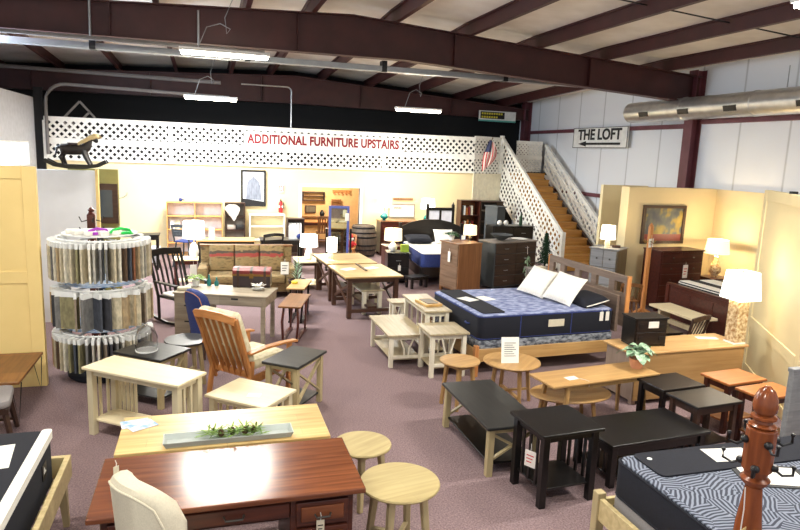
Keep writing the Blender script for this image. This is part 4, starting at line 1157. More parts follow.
barrel_chair('upholstered_chair', 'navy blue upholstered chair pulled up to the whitewashed desk', -.0, 8.93, 120, 'blue_fabric', 'stool_dark', .44, .95, .46, .06, 'honey_z')

# black rocking chair
t = thing('rocking_chair', 'black slat back rocking chair left of the whitewashed desk', 'rocking chair', -.40, 10.85, 0, 40)
W = .30
for s in (-1, 1):
    MB().strip([(s * W, -.52, .10), (s * W, -.3, .035), (s * W, 0, .012), (s * W, .3, .05), (s * W, .58, .16)], .035, .04).build('rocker', 'black_wood', t)
    MB().bar((s * W, -.24, .04), (s * W, -.22, .64), .035, .035).build('front_leg', 'black_wood', t, bevel=.003)
    MB().strip([(s * W, .2, .04), (s * W, .22, .42), (s * W * 1.02, .34, .8), (s * W * 1.05, .46, 1.12)], .034, .04, up=(1, 0, 0)).build('back_post', 'black_wood', t, bevel=.003)
    MB().bar((s * (W + .02), .28, .66), (s * (W + .02), -.28, .65), .075, .024).build('arm', 'black_wood', t, bevel=.004)
sl = MB()
for k in range(6):
    x = -.23 + .092 * k
    sl.strip([(x * .95, .235, .44), (x, .33, .78), (x * 1.04, .43, 1.06)], .04, .012, up=(1, 0, 0))
sl.build('back_slats', 'black_wood', t)
MB().strip([(-W * 1.06, .45, 1.08), (0, .49, 1.10), (W * 1.06, .45, 1.08)], .028, .11).build('crest_rail', 'black_wood', t, bevel=.004)
MB().rbox(-W, W, -.26, .22, .40, .44, .05, 3, .01).build('seat', 'black_wood', t)
MB().rbox(-W + .03, W - .03, -.24, .18, .441, .48, .05, 3, .015).build('seat_cushion', 'white_fabric', t, smooth=True)
hangtag('pale blue price tag hanging on the black rocking chair', -.22, 10.72, .95, .11, .2, 20, 'paper', lines=False)

# plaid settee
t = thing('settee', 'rust and olive striped settee behind the leather trunk', 'sofa', .74, 12.62, 0, -3)
MB().box(-.88, .88, -.32, .36, .12, .30).build('base', 'plaid', t, bevel=.02, seg=2)
for k in range(3):
    x0 = -.72 + k * .48
    MB().rbox(x0 + .005, x0 + .475, -.40, .2, .30, .45, .05, 4, .03).build('seat_cushion', 'plaid', t, smooth=True)
    o = MB().rbox(x0 + .005, x0 + .475, -.08, .08, 0, .5, .05, 4, .03).build('back_cushion', 'plaid_band', t, smooth=True)
    o.location = (0, .2, .45); o.rotation_euler = (math.radians(-10), 0, 0)
MB().box(-.88, .88, .3, .40, .12, .92).build('back', 'plaid', t, bevel=.02, seg=2)
MB().box(-.90, .90, .29, .41, .92, .95).build('back_cap', 'bench_brown', t, bevel=.006)
for s in (-1, 1):
    MB().rbox(s * .82 - .09, s * .82 + .09, -.38, .3, .12, .60, .05, 4, .04).build('arm', 'plaid', t, smooth=True)
    for y in (-.3, .32): MB().cbox(s * .8, y, .06, .07, .07, .12).build('leg', 'stool_dark', t)
t = hangtag('white sign card propped on the striped settee', 1.42, 12.2, .72, .15, .24, -5, 'paper')

# small tables right of the desk
def c_table(label, x, y, w, d, h, rot, top, leg):
    t = thing('c_table', label, 'table', x, y, 0, rot, 'slim side tables by the desk')
    MB().box(-w / 2, w / 2, -d / 2, d / 2, h - .025, h).build('top', top, t, bevel=.003)
    MB().strip([(-w * .3, -d * .36, h - .03), (-w * .36, -d * .40, .3), (-w * .3, -d * .42, .03)], .05, .03, up=(1, 0, 0)).strip([(w * .3, -d * .36, h - .03), (w * .36, -d * .40, .3), (w * .3, -d * .42, .03)], .05, .03, up=(1, 0, 0)).build('front_legs', leg, t)
    for s in (-1, 1):
        MB().strip([(s * w * .34, d * .4, h - .03), (s * w * .34, d * .36, .25), (s * w * .34, d * .3, .03)], .05, .03, up=(1, 0, 0)).build('rear_leg', leg, t)
        MB().strip([(s * w * .3, -d * .46, .02), (s * w * .34, 0, .045), (s * w * .34, d * .36, .02)], .05, .035).build('sled_foot', leg, t)
    return t
c_table('slim brown side table with dark red legs beside the whitewashed desk', 1.29, 9.70, .34, .92, .56, -18, 'bench_brown', 'cherry_z')
c_table('slim brown side table half hidden behind the nearer one', 1.50, 10.72, .30, .8, .60, -18, 'oak', 'black_wood')
tag(MB().rbox(-.05, .05, -.05, .05, 0, .04, .02, 3, .01).build('soap_dish', 'signyellow', smooth=True), 'small yellow dish on the farther slim side table', 'dish').location = (1.42, 10.75, .6005)
t = thing('potted_plant', 'spiky grey green plant in a brown pot by the settee', 'plant', 1.60, 11.75, 0)
MB().lathe([(.10, 0), (.12, .3), (.17, .46), (.16, .47), (.15, .44), (.001, .43)], seg=20).build('pot', 'stool_dark', t, smooth=True)
g = MB()
for k in range(60):
    a = k * 2.399; zz = .45 + (k % 12) * .035
    g.leaf((.02 * math.cos(a), .02 * math.sin(a), zz), (math.cos(a), math.sin(a), .9), .16 - (k % 12) * .006, .022, .2)
g.build('foliage', 'leaf_pale', t)
t = table('end_table', 'cream topped end table holding the white lamp', 'table', 2.02, 13.2, .55, .7, .6, 0, 'cream_wood', 'trestle_dark', shelf=.12, lw=.06, apron=.06)
lamp('white lamp on the cream topped end table', 2.03, 13.2, .6005, [(.05, 0), (.075, .02), (.085, .1), (.06, .2), (.03, .26), (.02, .30), (.001, .3)], 'white', 'shade_white', .19, .17, .27, .52, 5)
# trestle tables
def trestle(label, x, y, w, d, top, leg, second):
    t = thing('trestle_table', label, 'table', x, y, 0, 4)
    MB().box(-w / 2, w / 2, -d / 2, d / 2, .725, .75).build('top', top, t, bevel=.004)
    MB().box(-w / 2 - .004, w / 2 + .004, -d / 2 - .004, d / 2 + .004, .705, .725).build('edge_band', leg, t)
    MB().box(-w / 2 + .08, w / 2 - .08, -d / 2 + .08, d / 2 - .08, .63, .705).build('apron', leg, t)
    for s in (-1, 1):
        for sy in (-1, 1):
            MB().cbox(s * (w / 2 - .1), sy * (d / 2 - .1), .3575, .075, .075, .694).build('leg', leg if sy < 0 or s < 0 else second, t)
    for s in (-1, 1): MB().cbox(0, s * (d / 2 - .11), .13, w - .2, .06, .06).build('foot_bar', leg, t)
    MB().box(-.08, .08, -d / 2 + .1, d / 2 - .1, .16, .2).build('stretcher', leg, t)
    for s in (-1, 1):
        MB().bar((s * (w / 2 - .1), -d / 2 + .12, .2), (s * (w / 2 - .1), d / 2 - .12, .6), .03, .045).bar((s * (w / 2 - .11), d / 2 - .12, .2), (s * (w / 2 - .11), -d / 2 + .12, .6), .03, .045).build('cross_brace', leg, t)
    return t
trestle('two tone trestle table with planked top, nearer of the pair', 2.72, 11.08, 1.05, 1.22, 'trestle_light', 'trestle_dark', 'cream_leg')
trestle('two tone trestle table holding the small cream lamp, farther of the pair', 2.62, 12.42, 1.0, 1.22, 'trestle_light', 'trestle_dark', 'trestle_dark')
solo(MB().box(-.02, .02, -.36, .36, 0, .018), 'breadboard_strip', 'trestle_dark', 'dark wooden strip lying on the nearer trestle table', 'strip', 2.72, 11.35, .7505, 2)
for k, (x, y) in enumerate(((2.45, 11.2), (2.9, 11.3))):
    sheet('paper_sheet', ('left' if k == 0 else 'right') + ' white sheet on the nearer trestle table', 'paper', x, y, .75, .26, .18, 30, 'paper', 'sheets on the trestle table')
table('bench', 'cream legged bench pushed under the nearer trestle table', 'bench', 2.78, 11.2, .42, .9, .45, 4, 'cream_grey_top', 'mission_leg', apron=.05, lw=.07)
lamp('small cream lamp with a lit white shade on the farther trestle table', 2.30, 12.05, .7505, [(.06, 0), (.06, .015), (.02, .03), (.015, .18), (.001, .18)], 'cream_leg', 'shade_white', .10, .10, .19, .46, 4)
# cheval mirror
t = thing('floor_mirror', 'tall standing mirror in a blue frame behind the trestle tables', 'mirror', 3.07, 15.25, 0, -8)
fr = MB(); o_ = [(-.24, .18), (.24, .18), (.24, 1.56), (-.24, 1.56)]
fr.box(-.25, -.19, -.02, .02, .2, 1.55).box(.19, .25, -.02, .02, .2, 1.55).box(-.19, .19, -.02, .02, .2, .26).box(-.19, .19, -.02, .02, 1.49, 1.55)
mat('blue_paint', (84, 98, 168), .45)
fo = fr.build('frame', 'blue_paint', t, bevel=.004)
MB().box(-.19, .19, -.012, .01, .26, 1.49).build('mirror_glass', 'mirror', fo)
for s in (-1, 1):
    MB().box(s * .29 - .025, s * .29 + .025, -.025, .025, .07, 1.0).build('post', 'black_wood', t)
    MB().strip([(s * .29, -.28, .02), (s * .29, -.1, .06), (s * .29, .1, .06), (s * .29, .28, .02)], .05, .04).build('foot', 'black_wood', t)
    MB().tube([(s * .265, 0, .88), (s * .25, 0, .88)], .012, 8).build('pivot', 'brass', t)
MB().box(-.265, .265, -.015, .015, .10, .14).build('cross_rail', 'black_wood', t)
hangtag('white tag stuck to the blue framed mirror', 3.17, 14.80, 1.42, .09, .18, -8, 'paper', lines=False)
# barrel
t = thing('barrel', 'old wooden barrel with black iron hoops by the doorway', 'barrel', 4.16, 17.2)
pr = lambda z: .30 + .075 * (1 - ((z - .43) / .43) ** 2)
MB().lathe([(pr(0) - .01, 0.0)] + [(pr(z), z) for z in [i * .86 / 12 for i in range(13)]] + [(pr(.86) - .02, .86), (pr(.86) - .025, .835), (.001, .835)], seg=28).build('staves', 'barrel_oak', t, smooth=True)
for z in (.05, .2, .33, .55, .67, .80): MB().lathe([(pr(z - .02) + .002, z - .022), (pr(z) + .006, z - .02), (pr(z) + .006, z + .02), (pr(z + .02) + .002, z + .022)], seg=28).build('hoop', 'black', t, smooth=True)
c = simple_chair('kids_chair', 'small honey wood chair beside the old barrel', 'chair', 3.66, 16.75, -20, 'honey_z', 'honey', .30, .34, .62, 'spindle')
t = thing('plush_toy', 'red and white plush toy sitting on the small honey chair', 'toy', 3.70, 16.73, .3005)
MB().sph(0, 0, .10, .11, .09, .105).build('body', 'red', t, smooth=True)
MB().sph(.01, -.03, .25, .065).build('head', 'white_fabric', t, smooth=True)
MB().lathe([(.06, .28), (.05, .33), (.02, .38), (.001, .39)], cx=.01, cy=-.03, seg=14).build('hat', 'red', t, smooth=True)
MB().tube([(.08, -.03, .14), (.14, -.06, .08)], .03, 8).tube([(-.08, -.03, .14), (-.13, -.06, .08)], .03, 8).build('arms', 'red', t, smooth=True)

# back bed group
chest('nightstand', 'black nightstand holding the white lamp left of the white bed', 'nightstand', 4.07, 13.55, .50, .45, .70, -8, 'black_wood', 'black_wood', [1, 1], None, 'steel', 'bar')
hangtag('small white tag hanging on the black nightstand with the lamp', 4.06, 13.315, .42, .06, .12, -8, 'tag_white', lines=False)
solo(MB().rbox(-.09, .09, -.06, .06, 0, .16, .01, 2), 'gift_box', 'lime', 'lime green box on the black nightstand', 'box', 4.22, 13.5, .7005, -8)
lamp('lit lamp with a glass base on the black nightstand', 3.98, 13.62, .7005, [(.05, 0), (.09, .04), (.1, .1), (.05, .18), (.02, .22), (.001, .22)], 'white', 'shade_dim', .2, .19, .24, .5, 6)
table('step_stool', 'low dark bench on the floor before the white bed', 'bench', 4.35, 12.95, .5, .3, .26, 20, 'black_wood', 'black_wood', apron=.05)
chest('dresser', 'brown dresser behind the black nightstand', 'dresser', 4.22, 14.35, .5, .45, .72, 0, 'cherry', 'cherry', [1, 1, 1])
t = thing('bed_frame', 'dark brown bed with an arched headboard, farther back', 'bed', 5.36, 14.12, 0, -4)
for s in (-1, 1):
    MB().box(s * .78 - .015, s * .78 + .015, -1.0, 1.05, .18, .40).build('side_rail', 'espresso', t)
    MB().box(s * .80 - .04, s * .80 + .04, 1.05, 1.12, 0, 1.16).build('headboard_post', 'espresso', t, bevel=.004)
MB().prism([(-.76, .4), (.76, .4), (.76, 1.08), (.5, 1.19), (.2, 1.25), (-.2, 1.25), (-.5, 1.19), (-.76, 1.08)], 1.06, 1.1, 'xz').build('headboard', 'espresso', t, bevel=.004)
MB().box(-.78, .78, -1.03, -1.0, .18, .40).build('foot_rail', 'espresso', t)
for s in (-1, 1): MB().cbox(s * .75, -.97, .09, .06, .05, .18).build('leg', 'espresso', t)
mattress('white topped mattress with deep blue sides on the dark bed', 5.36, 14.12, .40, 1.52, 1.98, .34, 86, 'blue_fabric', 'white_fabric', 'blue_fabric').location.z = .36
pillow('navy pillow at the dark arched headboard', 4.98, 14.80, .81, .42, .66, .16, 86, -14, 'navy')
pillow('cream pillow at the dark arched headboard, right of the navy one', 5.62, 14.76, .86, .45, .5, .16, 86, -50, 'white_fabric')
# brown chest and dark chest
t = chest('chest_of_drawers', 'tall brown chest with its drawers facing the trestle tables', 'chest of drawers', 5.16, 12.50, .66, .62, 1.07, -74, 'brown', 'brown_front', [1, 1, 1, 1], 'brown', 'pewter', 'none')
hangtag('pale price tag on the brown chest drawers', 4.845, 12.36, .88, .08, .22, -74, 'paper', lines=False)
t = thing('potted_plant', 'small green plant in a white pot on the brown chest', 'plant', 5.02, 12.72, 1.0705)
MB().lathe([(.05, 0), (.065, .09), (.06, .1), (.001, .09)], seg=16).build('pot', 'white', t, smooth=True)
leafy(MB(), 32, .08, .1, .14, .06, .5, .08, 9).build('foliage', 'leaf', t)
t = thing('picture_frame', 'small blue picture frame standing on the brown chest', 'picture frame', 5.27, 12.68, 1.0705, 5)
MB().box(-.06, .06, -.008, .008, 0, .12).build('frame', 'blue_fabric', t); MB().box(-.045, .045, -.01, -.008, .015, .105).build('photo', 'blueprint', t)
t = lamp('lit lamp with a cream drum shade on the brown chest', 5.40, 12.62, 1.0705, [(.05, 0), (.03, .02), (.05, .06), (.02, .12), (.001, .12)], 'pewter', 'shade_dim', .145, .135, .13, .33, 5)
t = chest('chest_of_drawers', 'wide dark brown chest holding a black bowl', 'chest of drawers', 6.42, 12.82, 1.26, .55, 1.06, 17, 'slate', 'dark_brown', [2, 2, 2, 2], 'grey_wash', 'steel', 'bar')
t = thing('bowl', 'wide black bowl on the dark brown chest', 'bowl', 6.22, 12.78, 1.0605)
MB().lathe([(.06, 0), (.08, .01), (.17, .07), (.25, .13), (.24, .13), (.16, .075), (.001, .03)], seg=28).build('bowl', 'slate', t, smooth=True)
solo(MB().lathe([(.1, 0), (.19, .02), (.18, .022), (.001, .006)], seg=24), 'plate', 'white', 'white plate on the dark brown chest right of the bowl', 'plate', 6.72, 12.9, 1.0605, smooth=True)
t = thing('eucalyptus_swag', 'green and white swag hanging from a drawer of the dark chest', 'swag', 6.76, 12.53, .76, 17)
MB().tube([(0, .02, .2), (0, 0, .02)], .006, 6).build('cord', 'tag_white', t)
g = MB(); rd = random.Random(5)
for k in range(46):
    a = rd.uniform(0, 2 * PI); zz = -rd.uniform(0, .42); r = .02 + .12 * min(1, -zz * 3)
    g.leaf((math.cos(a) * r * .5, -abs(math.sin(a)) * r * .3 - .005, zz), (math.cos(a), -abs(math.sin(a)), -.9), .08, .035, .1)
g.build('foliage', 'leaf_pale', t)
t = chest('dresser', 'black dresser with a bottle on top, in front of the stair', 'dresser', 7.12, 14.2, 1.1, .45, 1.23, 0, 'black_wood', 'espresso', [2, 2, 2, 2], None, 'steel', 'bar')
for k, x in enumerate((6.80, 6.97)):
    tag(MB().sph(0, 0, .065, .06, rz=.065, seg=14).build('ceramic_bird', 'white', smooth=True), ('left' if k == 0 else 'right') + ' white ceramic ball on the black dresser', 'ornament', 'white ornaments').location = (x, 14.12, 1.2305)
t = thing('wine_bottle', 'dark green bottle standing on the black dresser', 'bottle', 7.38, 14.15, 1.2305)
MB().lathe([(.04, 0), (.042, .02), (.042, .19), (.016, .25), (.014, .32), (.001, .32)], seg=16).build('body', 'pine', t, smooth=True)
MB().lathe([(.016, .3), (.016, .34), (.001, .34)], seg=12).build('capsule', 'black', t, smooth=True)
t = thing('artificial_tree', 'small dark green fir tree beside the dark brown chest', 'tree', 7.90, 13.75)
g = MB(); rd = random.Random(11)
for k in range(420):
    u = k / 420; zz = .35 + u * .75; r = .20 * (1 - u) + .02; a = k * 2.399
    rr = r * rd.uniform(.3, 1)
    g.leaf((math.cos(a) * rr * .5, math.sin(a) * rr * .5, zz), (math.cos(a), math.sin(a), -.1), rr * .7 + .03, .045, .3)
g.build('branches', 'pine', t)
MB().tube([(0, 0, 0.001), (0, 0, 1.0)], .02, 8).build('trunk', 'stool_dark', t, smooth=True)
MB().box(-.15, .15, -.02, .02, 0, .03).box(-.02, .02, -.15, .15, 0, .03).build('stand', 'black', t)

# ================================================================== RIGHT ALCOVE
t = thing('trestle_bench', 'cream trestle bench at the foot of the cherry bed', 'bench', 7.5, 8.5)
MB().box(-.22, .22, -.55, .55, .44, .48).build('top', 'cream_wood', t, bevel=.004)
for s in (-1, 1): MB().prism([(-.17, 0), (.17, 0), (.12, .06), (.10, .40), (.17, .44), (-.17, .44), (-.10, .40), (-.12, .06)], s * .42 - .03, s * .42 + .03, 'xz').build('leg', 'cream_leg', t)
MB().box(-.025, .025, -.39, .39, .2, .28).build('stretcher', 'cream_leg', t)
simple_chair('windsor_chair', 'dark brown spindle back chair behind the oak sideboard', 'chair', 6.42, 7.25, 200, 'stool_dark', 'stool_dark', .45, .44, .80, 'spindle')
t = thing('bed_frame', 'dark cherry bed with a high panelled footboard in the alcove', 'bed', 9.05, 8.5)
MB().box(-1.16, -1.11, -.84, .84, .10, .74).build('footboard', 'cherry', t, bevel=.004)
MB().box(-1.18, -1.09, -.88, .88, .74, .78).build('footboard_cap', 'cherry', t, bevel=.006)
for k in range(3): MB().box(-1.168, -1.16, -.76 + k * .52, -.28 + k * .52, .2, .66).build('footboard_panel', 'cherry', t, bevel=.003)
for s in (-1, 1):
    MB().box(-1.11, 1.2, s * .82 - .015, s * .82 + .015, .2, .45).build('side_rail', 'cherry', t)
    MB().box(-1.18, -1.10, s * .85 - .04, s * .85 + .04, 0, .74).build('foot_post', 'cherry_z', t, bevel=.004)
    MB().box(1.2, 1.28, s * .85 - .04, s * .85 + .04, 0, 1.36).build('headboard_post', 'cherry_z', t, bevel=.004)
MB().box(1.22, 1.26, -.81, .81, .3, 1.30).build('headboard', 'cherry', t)
MB().box(1.17, 1.30, -.9, .9, 1.36, 1.40).build('headboard_cap', 'cherry', t, bevel=.006)
t = mattress('navy and white striped mattress on the cherry bed', 9.05, 8.5, .42, 1.58, 2.1, .4, 0, 'navy', 'navy', 'white_fabric')
sheet('white_runner', 'white cloth strip along the foot of the cherry bed', 'cloth', 8.13, 8.5, .82, .2, 1.5, 0, 'white_fabric', th=.01)
sheet('white_runner', 'wide white cloth lying across the middle of the cherry bed', 'cloth', 8.62, 8.55, .82, .3, 1.4, 0, 'white_fabric', th=.01)
pillow('navy patterned pillow on the cherry bed beside the big lamp', 9.65, 8.2, .95, .45, .65, .16, 0, -30, 'blue_fabric')
t = thing('wall_picture', 'small orange picture behind the cherry bed headboard', 'picture', 10.40, 8.15, 1.36, -90)
MB().box(-.2, .2, -.015, .015, -.2, .2).build('frame', 'cherry', t); MB().box(-.16, .16, -.02, -.015, -.16, .16).build('picture', 'orange_wood', t)
t = chest('chest_of_drawers', 'tall dark cherry chest under the autumn painting', 'chest of drawers', 8.92, 10.52, 1.08, .5, 1.2, 4, 'cherry', 'cherry', [2, 1, 1, 1, 1], None, 'pewter', 'knob')
hangtag('white price tag hanging on the tall cherry chest', 9.0, 10.245, .92, .12, .26, 4, 'tag_white', lines='red')
chest('nightstand', 'cherry nightstand holding the ginger jar lamp', 'nightstand', 9.86, 10.4, .46, .42, .64, 0, 'cherry', 'cherry', [1, 1], None, 'pewter', 'knob')
lamp('lit ginger jar lamp glowing on the alcove wall', 9.84, 10.38, .6405, [(.07, 0), (.075, .02), (.05, .03), (.11, .11), (.115, .18), (.07, .29), (.04, .38), (.045, .42), (.001, .42)], 'mosaic', 'shade_dim', .24, .20, .48, .76, 24)
t = thing('framed_painting', 'autumn tree painting in a dark frame on the alcove wall', 'painting', 9.13, 11.17, 1.61)
fr = MB().box(-.53, .53, -.02, .025, .34, .40).box(-.53, .53, -.02, .025, -.40, -.34).box(-.53, -.46, -.02, .025, -.34, .34).box(.46, .53, -.02, .025, -.34, .34)
fr.build('frame', 'stool_dark', t, bevel=.004); MB().box(-.46, .46, 0, .02, -.34, .34).build('canvas', 'autumn_painting', t)
MB().box(-.46, .46, -.003, 0, -.34, -.2).build('water_line', 'ruby', t)
t = thing('coat_tree', 'honey wood coat tree with a white sign, left of the cherry chest', 'coat stand', 7.79, 9.85)
MB().box(-.035, .035, -.035, .035, .02, 1.72).build('post', 'honey_z', t, bevel=.006)
MB().lathe([(.03, 1.72), (.04, 1.74), (.001, 1.79)], seg=12).build('finial', 'honey_z', t, smooth=True)
for a in range(4):
    c_, s_ = math.cos(a * PI / 2), math.sin(a * PI / 2)
    MB().strip([(c_ * .03, s_ * .03, .16), (c_ * .15, s_ * .15, .1), (c_ * .26, s_ * .26, .02)], .035, .04).build('foot', 'honey_z', t)
    MB().tube([(c_ * .035, s_ * .035, 1.45), (c_ * .1, s_ * .1, 1.42), (c_ * .14, s_ * .14, 1.47)], .008, 6).build('hook', 'brass', t, smooth=True)
hangtag('white sign card hanging on the honey coat tree', 7.79, 9.812, 1.50, .15, .16, 20, 'paper')
simple_chair('windsor_chair', 'small brown spindle chair before the honey coat tree', 'chair', 7.32, 9.72, 160, 'bench_brown', 'bench_brown', .42, .36, .72, 'spindle')
t = chest('chest_of_drawers', 'grey washed chest with a brown side, left of the alcove', 'chest of drawers', 7.73, 10.98, .58, .58, 1.17, -54, 'taupe_side', 'greyblue', [2, 1, 1], 'greyblue', 'pewter', 'knob')
lamp('lit cream lamp on the grey washed chest', 7.64, 10.92, 1.1705, [(.06, 0), (.05, .03), (.06, .1), (.03, .17), (.001, .17)], 'cream_leg', 'shade_white', .15, .13, .17, .44, 12)
solo(MB().rbox(-.08, .08, -.05, .05, 0, .05, .02, 3), 'trinket_box', 'stool_dark', 'small dark box beside the lamp on the grey washed chest', 'box', 7.84, 10.9, 1.1705, -30)
# ================================================================== BACK OF THE SHOP
def card(label, x, y, z, w, h, rot=0, m='paper', th=.01, name='sign_card'):
    return solo(MB().box(-w / 2, w / 2, -th / 2, th / 2, 0, h), name, m, label, 'card', x, y, z + .0005, rot)
wood('birch', (226, 178, 110), (204, 152, 84), .5, 'X')
mat('shelf_back', (238, 238, 246), .7)
mat('shelf_grey', (172, 160, 146), .7)
bookcase('bookcase', 'two bay honey shelf unit with pale back at the left of the wall', -.30, 17.62, 1.40, .32, 1.40, 0, 'birch', [.0225 + .02, .34, .69, 1.04], 'shelf_back', cols=2)
bookcase('bookcase', 'dark sided shelf unit right of the honey shelves', .72, 17.62, .52, .32, 1.40, 0, 'stool_dark', [.04, .34, .69, 1.04], 'shelf_grey')
bookcase('low_bookcase', 'low white open bookcase under the framed picture', 1.56, 17.62, .94, .32, 1.10, 0, 'lattice_white', [.04, .42, .78], 'cream_wall')
bookcase('file_shelf', 'dark shelf of white binders left of the doorway', 2.30, 17.4, .46, .30, 1.02, 0, 'stool_dark', [.04, .55], 'stool_dark')
for k in range(5):
    t = solo(MB().box(-.028, .028, -.1, .1, 0, .34), 'binder', 'white', 'white binder on the dark shelf left of the doorway', 'binder', 2.14 + k * .072, 17.38, .5505, 0, 'white binders on the dark shelf')
t = thing('ornament', 'blue and silver ornament on top of the honey shelves', 'ornament', -.62, 17.6, 1.4005)
MB().sph(-.03, 0, .05, .05).build('ball', 'blue_fabric', t, smooth=True); MB().sph(.05, 0, .06, .035).build('bead', 'steel', t, smooth=True)
MB().box(-.09, .09, -.04, .04, 0, .008).build('plinth', 'steel', t)
for k in range(4):
    card(('top left', 'top right', 'bottom left', 'bottom right')[k] + ' photo card on the left honey shelf', -.86 + (k % 2) * .13, 17.55 - (k // 2) * .04, .69 if k > -1 else 0, .11, .24 if k < 2 else .12, 0, 'paper' if k % 2 == 0 else 'cushion_leaf')
t = thing('draped_throw', 'cream throw draped from the top shelf of the dark sided unit', 'throw', .64, 17.44, 1.35)
q = MB(); rings = []
for i in range(9):
    z = -.42 * i / 8; w_ = (.10, .17, .19, .18, .15, .12, .08, .05, .02)[i]
    rings.append([(w_ * (math.cos(2 * PI * k / 14)) + .05 * i / 8, .045 * math.sin(2 * PI * k / 14) + .012 * math.sin(6 * PI * k / 14 * 2), z) for k in range(14)])
q.loft(rings).build('cloth', 'white_fabric', t, smooth=True)
MB().tube([(0, 0, -.01), (0, .04, .05)], .01, 6).build('hanger', 'stool_dark', t)
for k, (x, m_) in enumerate(((.62, 'shelf_grey'), (.85, 'charcoal_top'))):
    solo(MB().rbox(-.11, .11, -.08, .08, 0, .12, .03, 3, .02), 'basket', m_, ('pale' if k == 0 else 'dark') + ' basket on the middle shelf of the dark sided unit', 'basket', x, 17.55, .6905, 0, smooth=True)
# framed picture, extinguisher
mat('picture_grey', (142, 148, 160), .6, rgb2=(112, 118, 132), scale=(30, 3, 6))
t = thing('framed_picture', 'black framed picture of a grey peaked shape on the back wall', 'picture', 1.22, 17.9, 1.77)
MB().box(-.33, -.28, -.03, .03, -.49, .49).box(.28, .33, -.03, .03, -.49, .49).box(-.28, .28, -.03, .03, .44, .49).box(-.28, .28, -.03, .03, -.49, -.44).build('frame', 'ink', t, bevel=.003)
MB().box(-.28, .28, -.005, .02, -.44, .44).build('picture_ground', 'white_panel', t)
MB().prism([(-.2, -.30), (-.19, .0), (-.14, .2), (-.04, .28), (0, .34), (.04, .28), (.15, .18), (.2, 0), (.22, -.32)], -.012, -.005, 'xz').build('picture_shape', 'picture_grey', t)
MB().prism([(-.28, -.44), (.28, -.44), (.28, -.36), (0, -.32), (-.28, -.28)], -.014, -.005, 'xz').build('picture_base', 'ink', t)
t = thing('fire_extinguisher', 'red fire extinguisher on the back wall', 'fire extinguisher', 1.95, 17.84, 1.12)
MB().lathe([(.05, 0), (.06, .02), (.06, .25), (.03, .31), (.02, .32), (.001, .32)], seg=16).build('cylinder', 'red', t, smooth=True)
MB().box(-.015, .015, -.06, .04, .32, .35).box(-.012, .012, -.09, .02, .36, .375).build('valve', 'black', t)
MB().tube([(0, -.05, .34), (.07, -.06, .28), (.075, -.03, .12)], .01, 6).build('hose', 'black', t, smooth=True)
MB().box(-.062, .062, -.055, -.05, .14, .2).build('label', 'paper', t)
t = thing('safety_sign', 'small red and white sign above the fire extinguisher', 'sign', 1.97, 17.92, 1.78)
MB().box(-.08, .08, -.008, .008, -.11, .11).build('board', 'paper', t)
MB().box(-.065, -.045, -.01, -.008, -.08, .08).box(.045, .065, -.01, -.008, -.08, .08).box(-.03, .03, -.01, -.008, .05, .08).box(-.03, .03, -.01, -.008, -.08, -.05).build('print', 'red', t)
# tables in front of the shelves
table('long_table', 'long honey topped table behind the striped settee', 'table', .42, 15.15, 1.3, .6, .76, -2, 'birch', 'black_wood', lw=.06)
card('white sign card standing on the long honey table', .10, 14.98, .76, .13, .28)
table('writing_desk', 'dark topped table with white papers left of the mirror', 'table', 1.68, 15.2, 1.0, .6, .76, -2, 'espresso', 'black_wood', lw=.06)
card('white box standing on the dark topped table', 1.95, 15.15, .76, .2, .3, -5, 'white', .12)
solo(MB().sph(0, 0, .07, .09, .07, .07), 'blue_cloth', 'blue_fabric', 'bright blue bundle beside the white box on the dark table', 'cloth', 2.11, 15.05, .7605, smooth=True)
c = simple_chair('desk_chair', 'black chair with a blue seat pushed to the dark topped table', 'chair', 1.32, 14.55, 200, 'black', 'blue_fabric', .5, .46, .98, 'ladder')
t = simple_chair('bar_stool', 'dark stool chair with a blue seat in front of the honey shelves', 'bar stool', -.48, 15.9, 150, 'slate', 'blue_fabric', .62, .42, 1.0, 'ladder')
t = simple_chair('bar_stool', 'dark stool chair with a pale seat right of the blue one', 'bar stool', .06, 15.72, 170, 'black', 'white_fabric', .55, .36, .74, 'ladder')
table('side_table', 'small brown and cream side table left of the striped settee', 'table', -.42, 13.5, .5, .45, .6, 0, 'cream_wood', 'cherry_z', shelf=.15)
lamp('large lit lamp with a white shade left of the settee', -.26, 13.55, .6005, [(.06, 0), (.08, .03), (.1, .12), (.07, .24), (.03, .3), (.001, .3)], 'white', 'shade_white', .215, .20, .40, .74, 10)
t = table('console_table', 'black console table left of the honey shelves', 'table', -1.35, 15.6, .62, .4, .82, 0, 'black', 'black_wood', apron=.1)
chest('low_cabinet', 'white low cabinet under the black console table', 'cabinet', -1.32, 16.2, .45, .4, .42, 0, 'white_panel', 'white_panel', [1, 1], None, 'steel', 'knob')

# teal lamps dresser
t = chest('dresser', 'red brown dresser between two teal lamps at the back wall', 'dresser', 5.22, 17.45, 1.15, .5, .98, 0, 'cherry', 'cherry', [2, 2, 2], 'brown', 'pewter', 'knob')
for k, x in enumerate((4.78, 5.84)):
    base = [(.05, 0), (.06, .015), (.04, .03), (.11, .08), (.12, .13), (.06, .2), (.025, .24), (.001, .24)]
    if k: table('side_table', 'dark side table under the right teal lamp', 'table', 5.95, 16.95, .3, .3, .98, 0, 'stool_dark', 'stool_dark')
    lamp(('left' if k == 0 else 'right') + ' teal based lamp at the back wall', x if k == 0 else 5.93, 17.35 if k == 0 else 16.95, .9805, base, 'teal', 'shade_white', .21, .18, .38, .66, 12, group='teal lamps')
t = thing('wall_sign', 'wide white framed sign with red writing between the teal lamps', 'sign', 5.46, 17.91, 1.21)
MB().box(-.38, .38, -.015, .02, -.19, .19).build('board', 'paper', t)
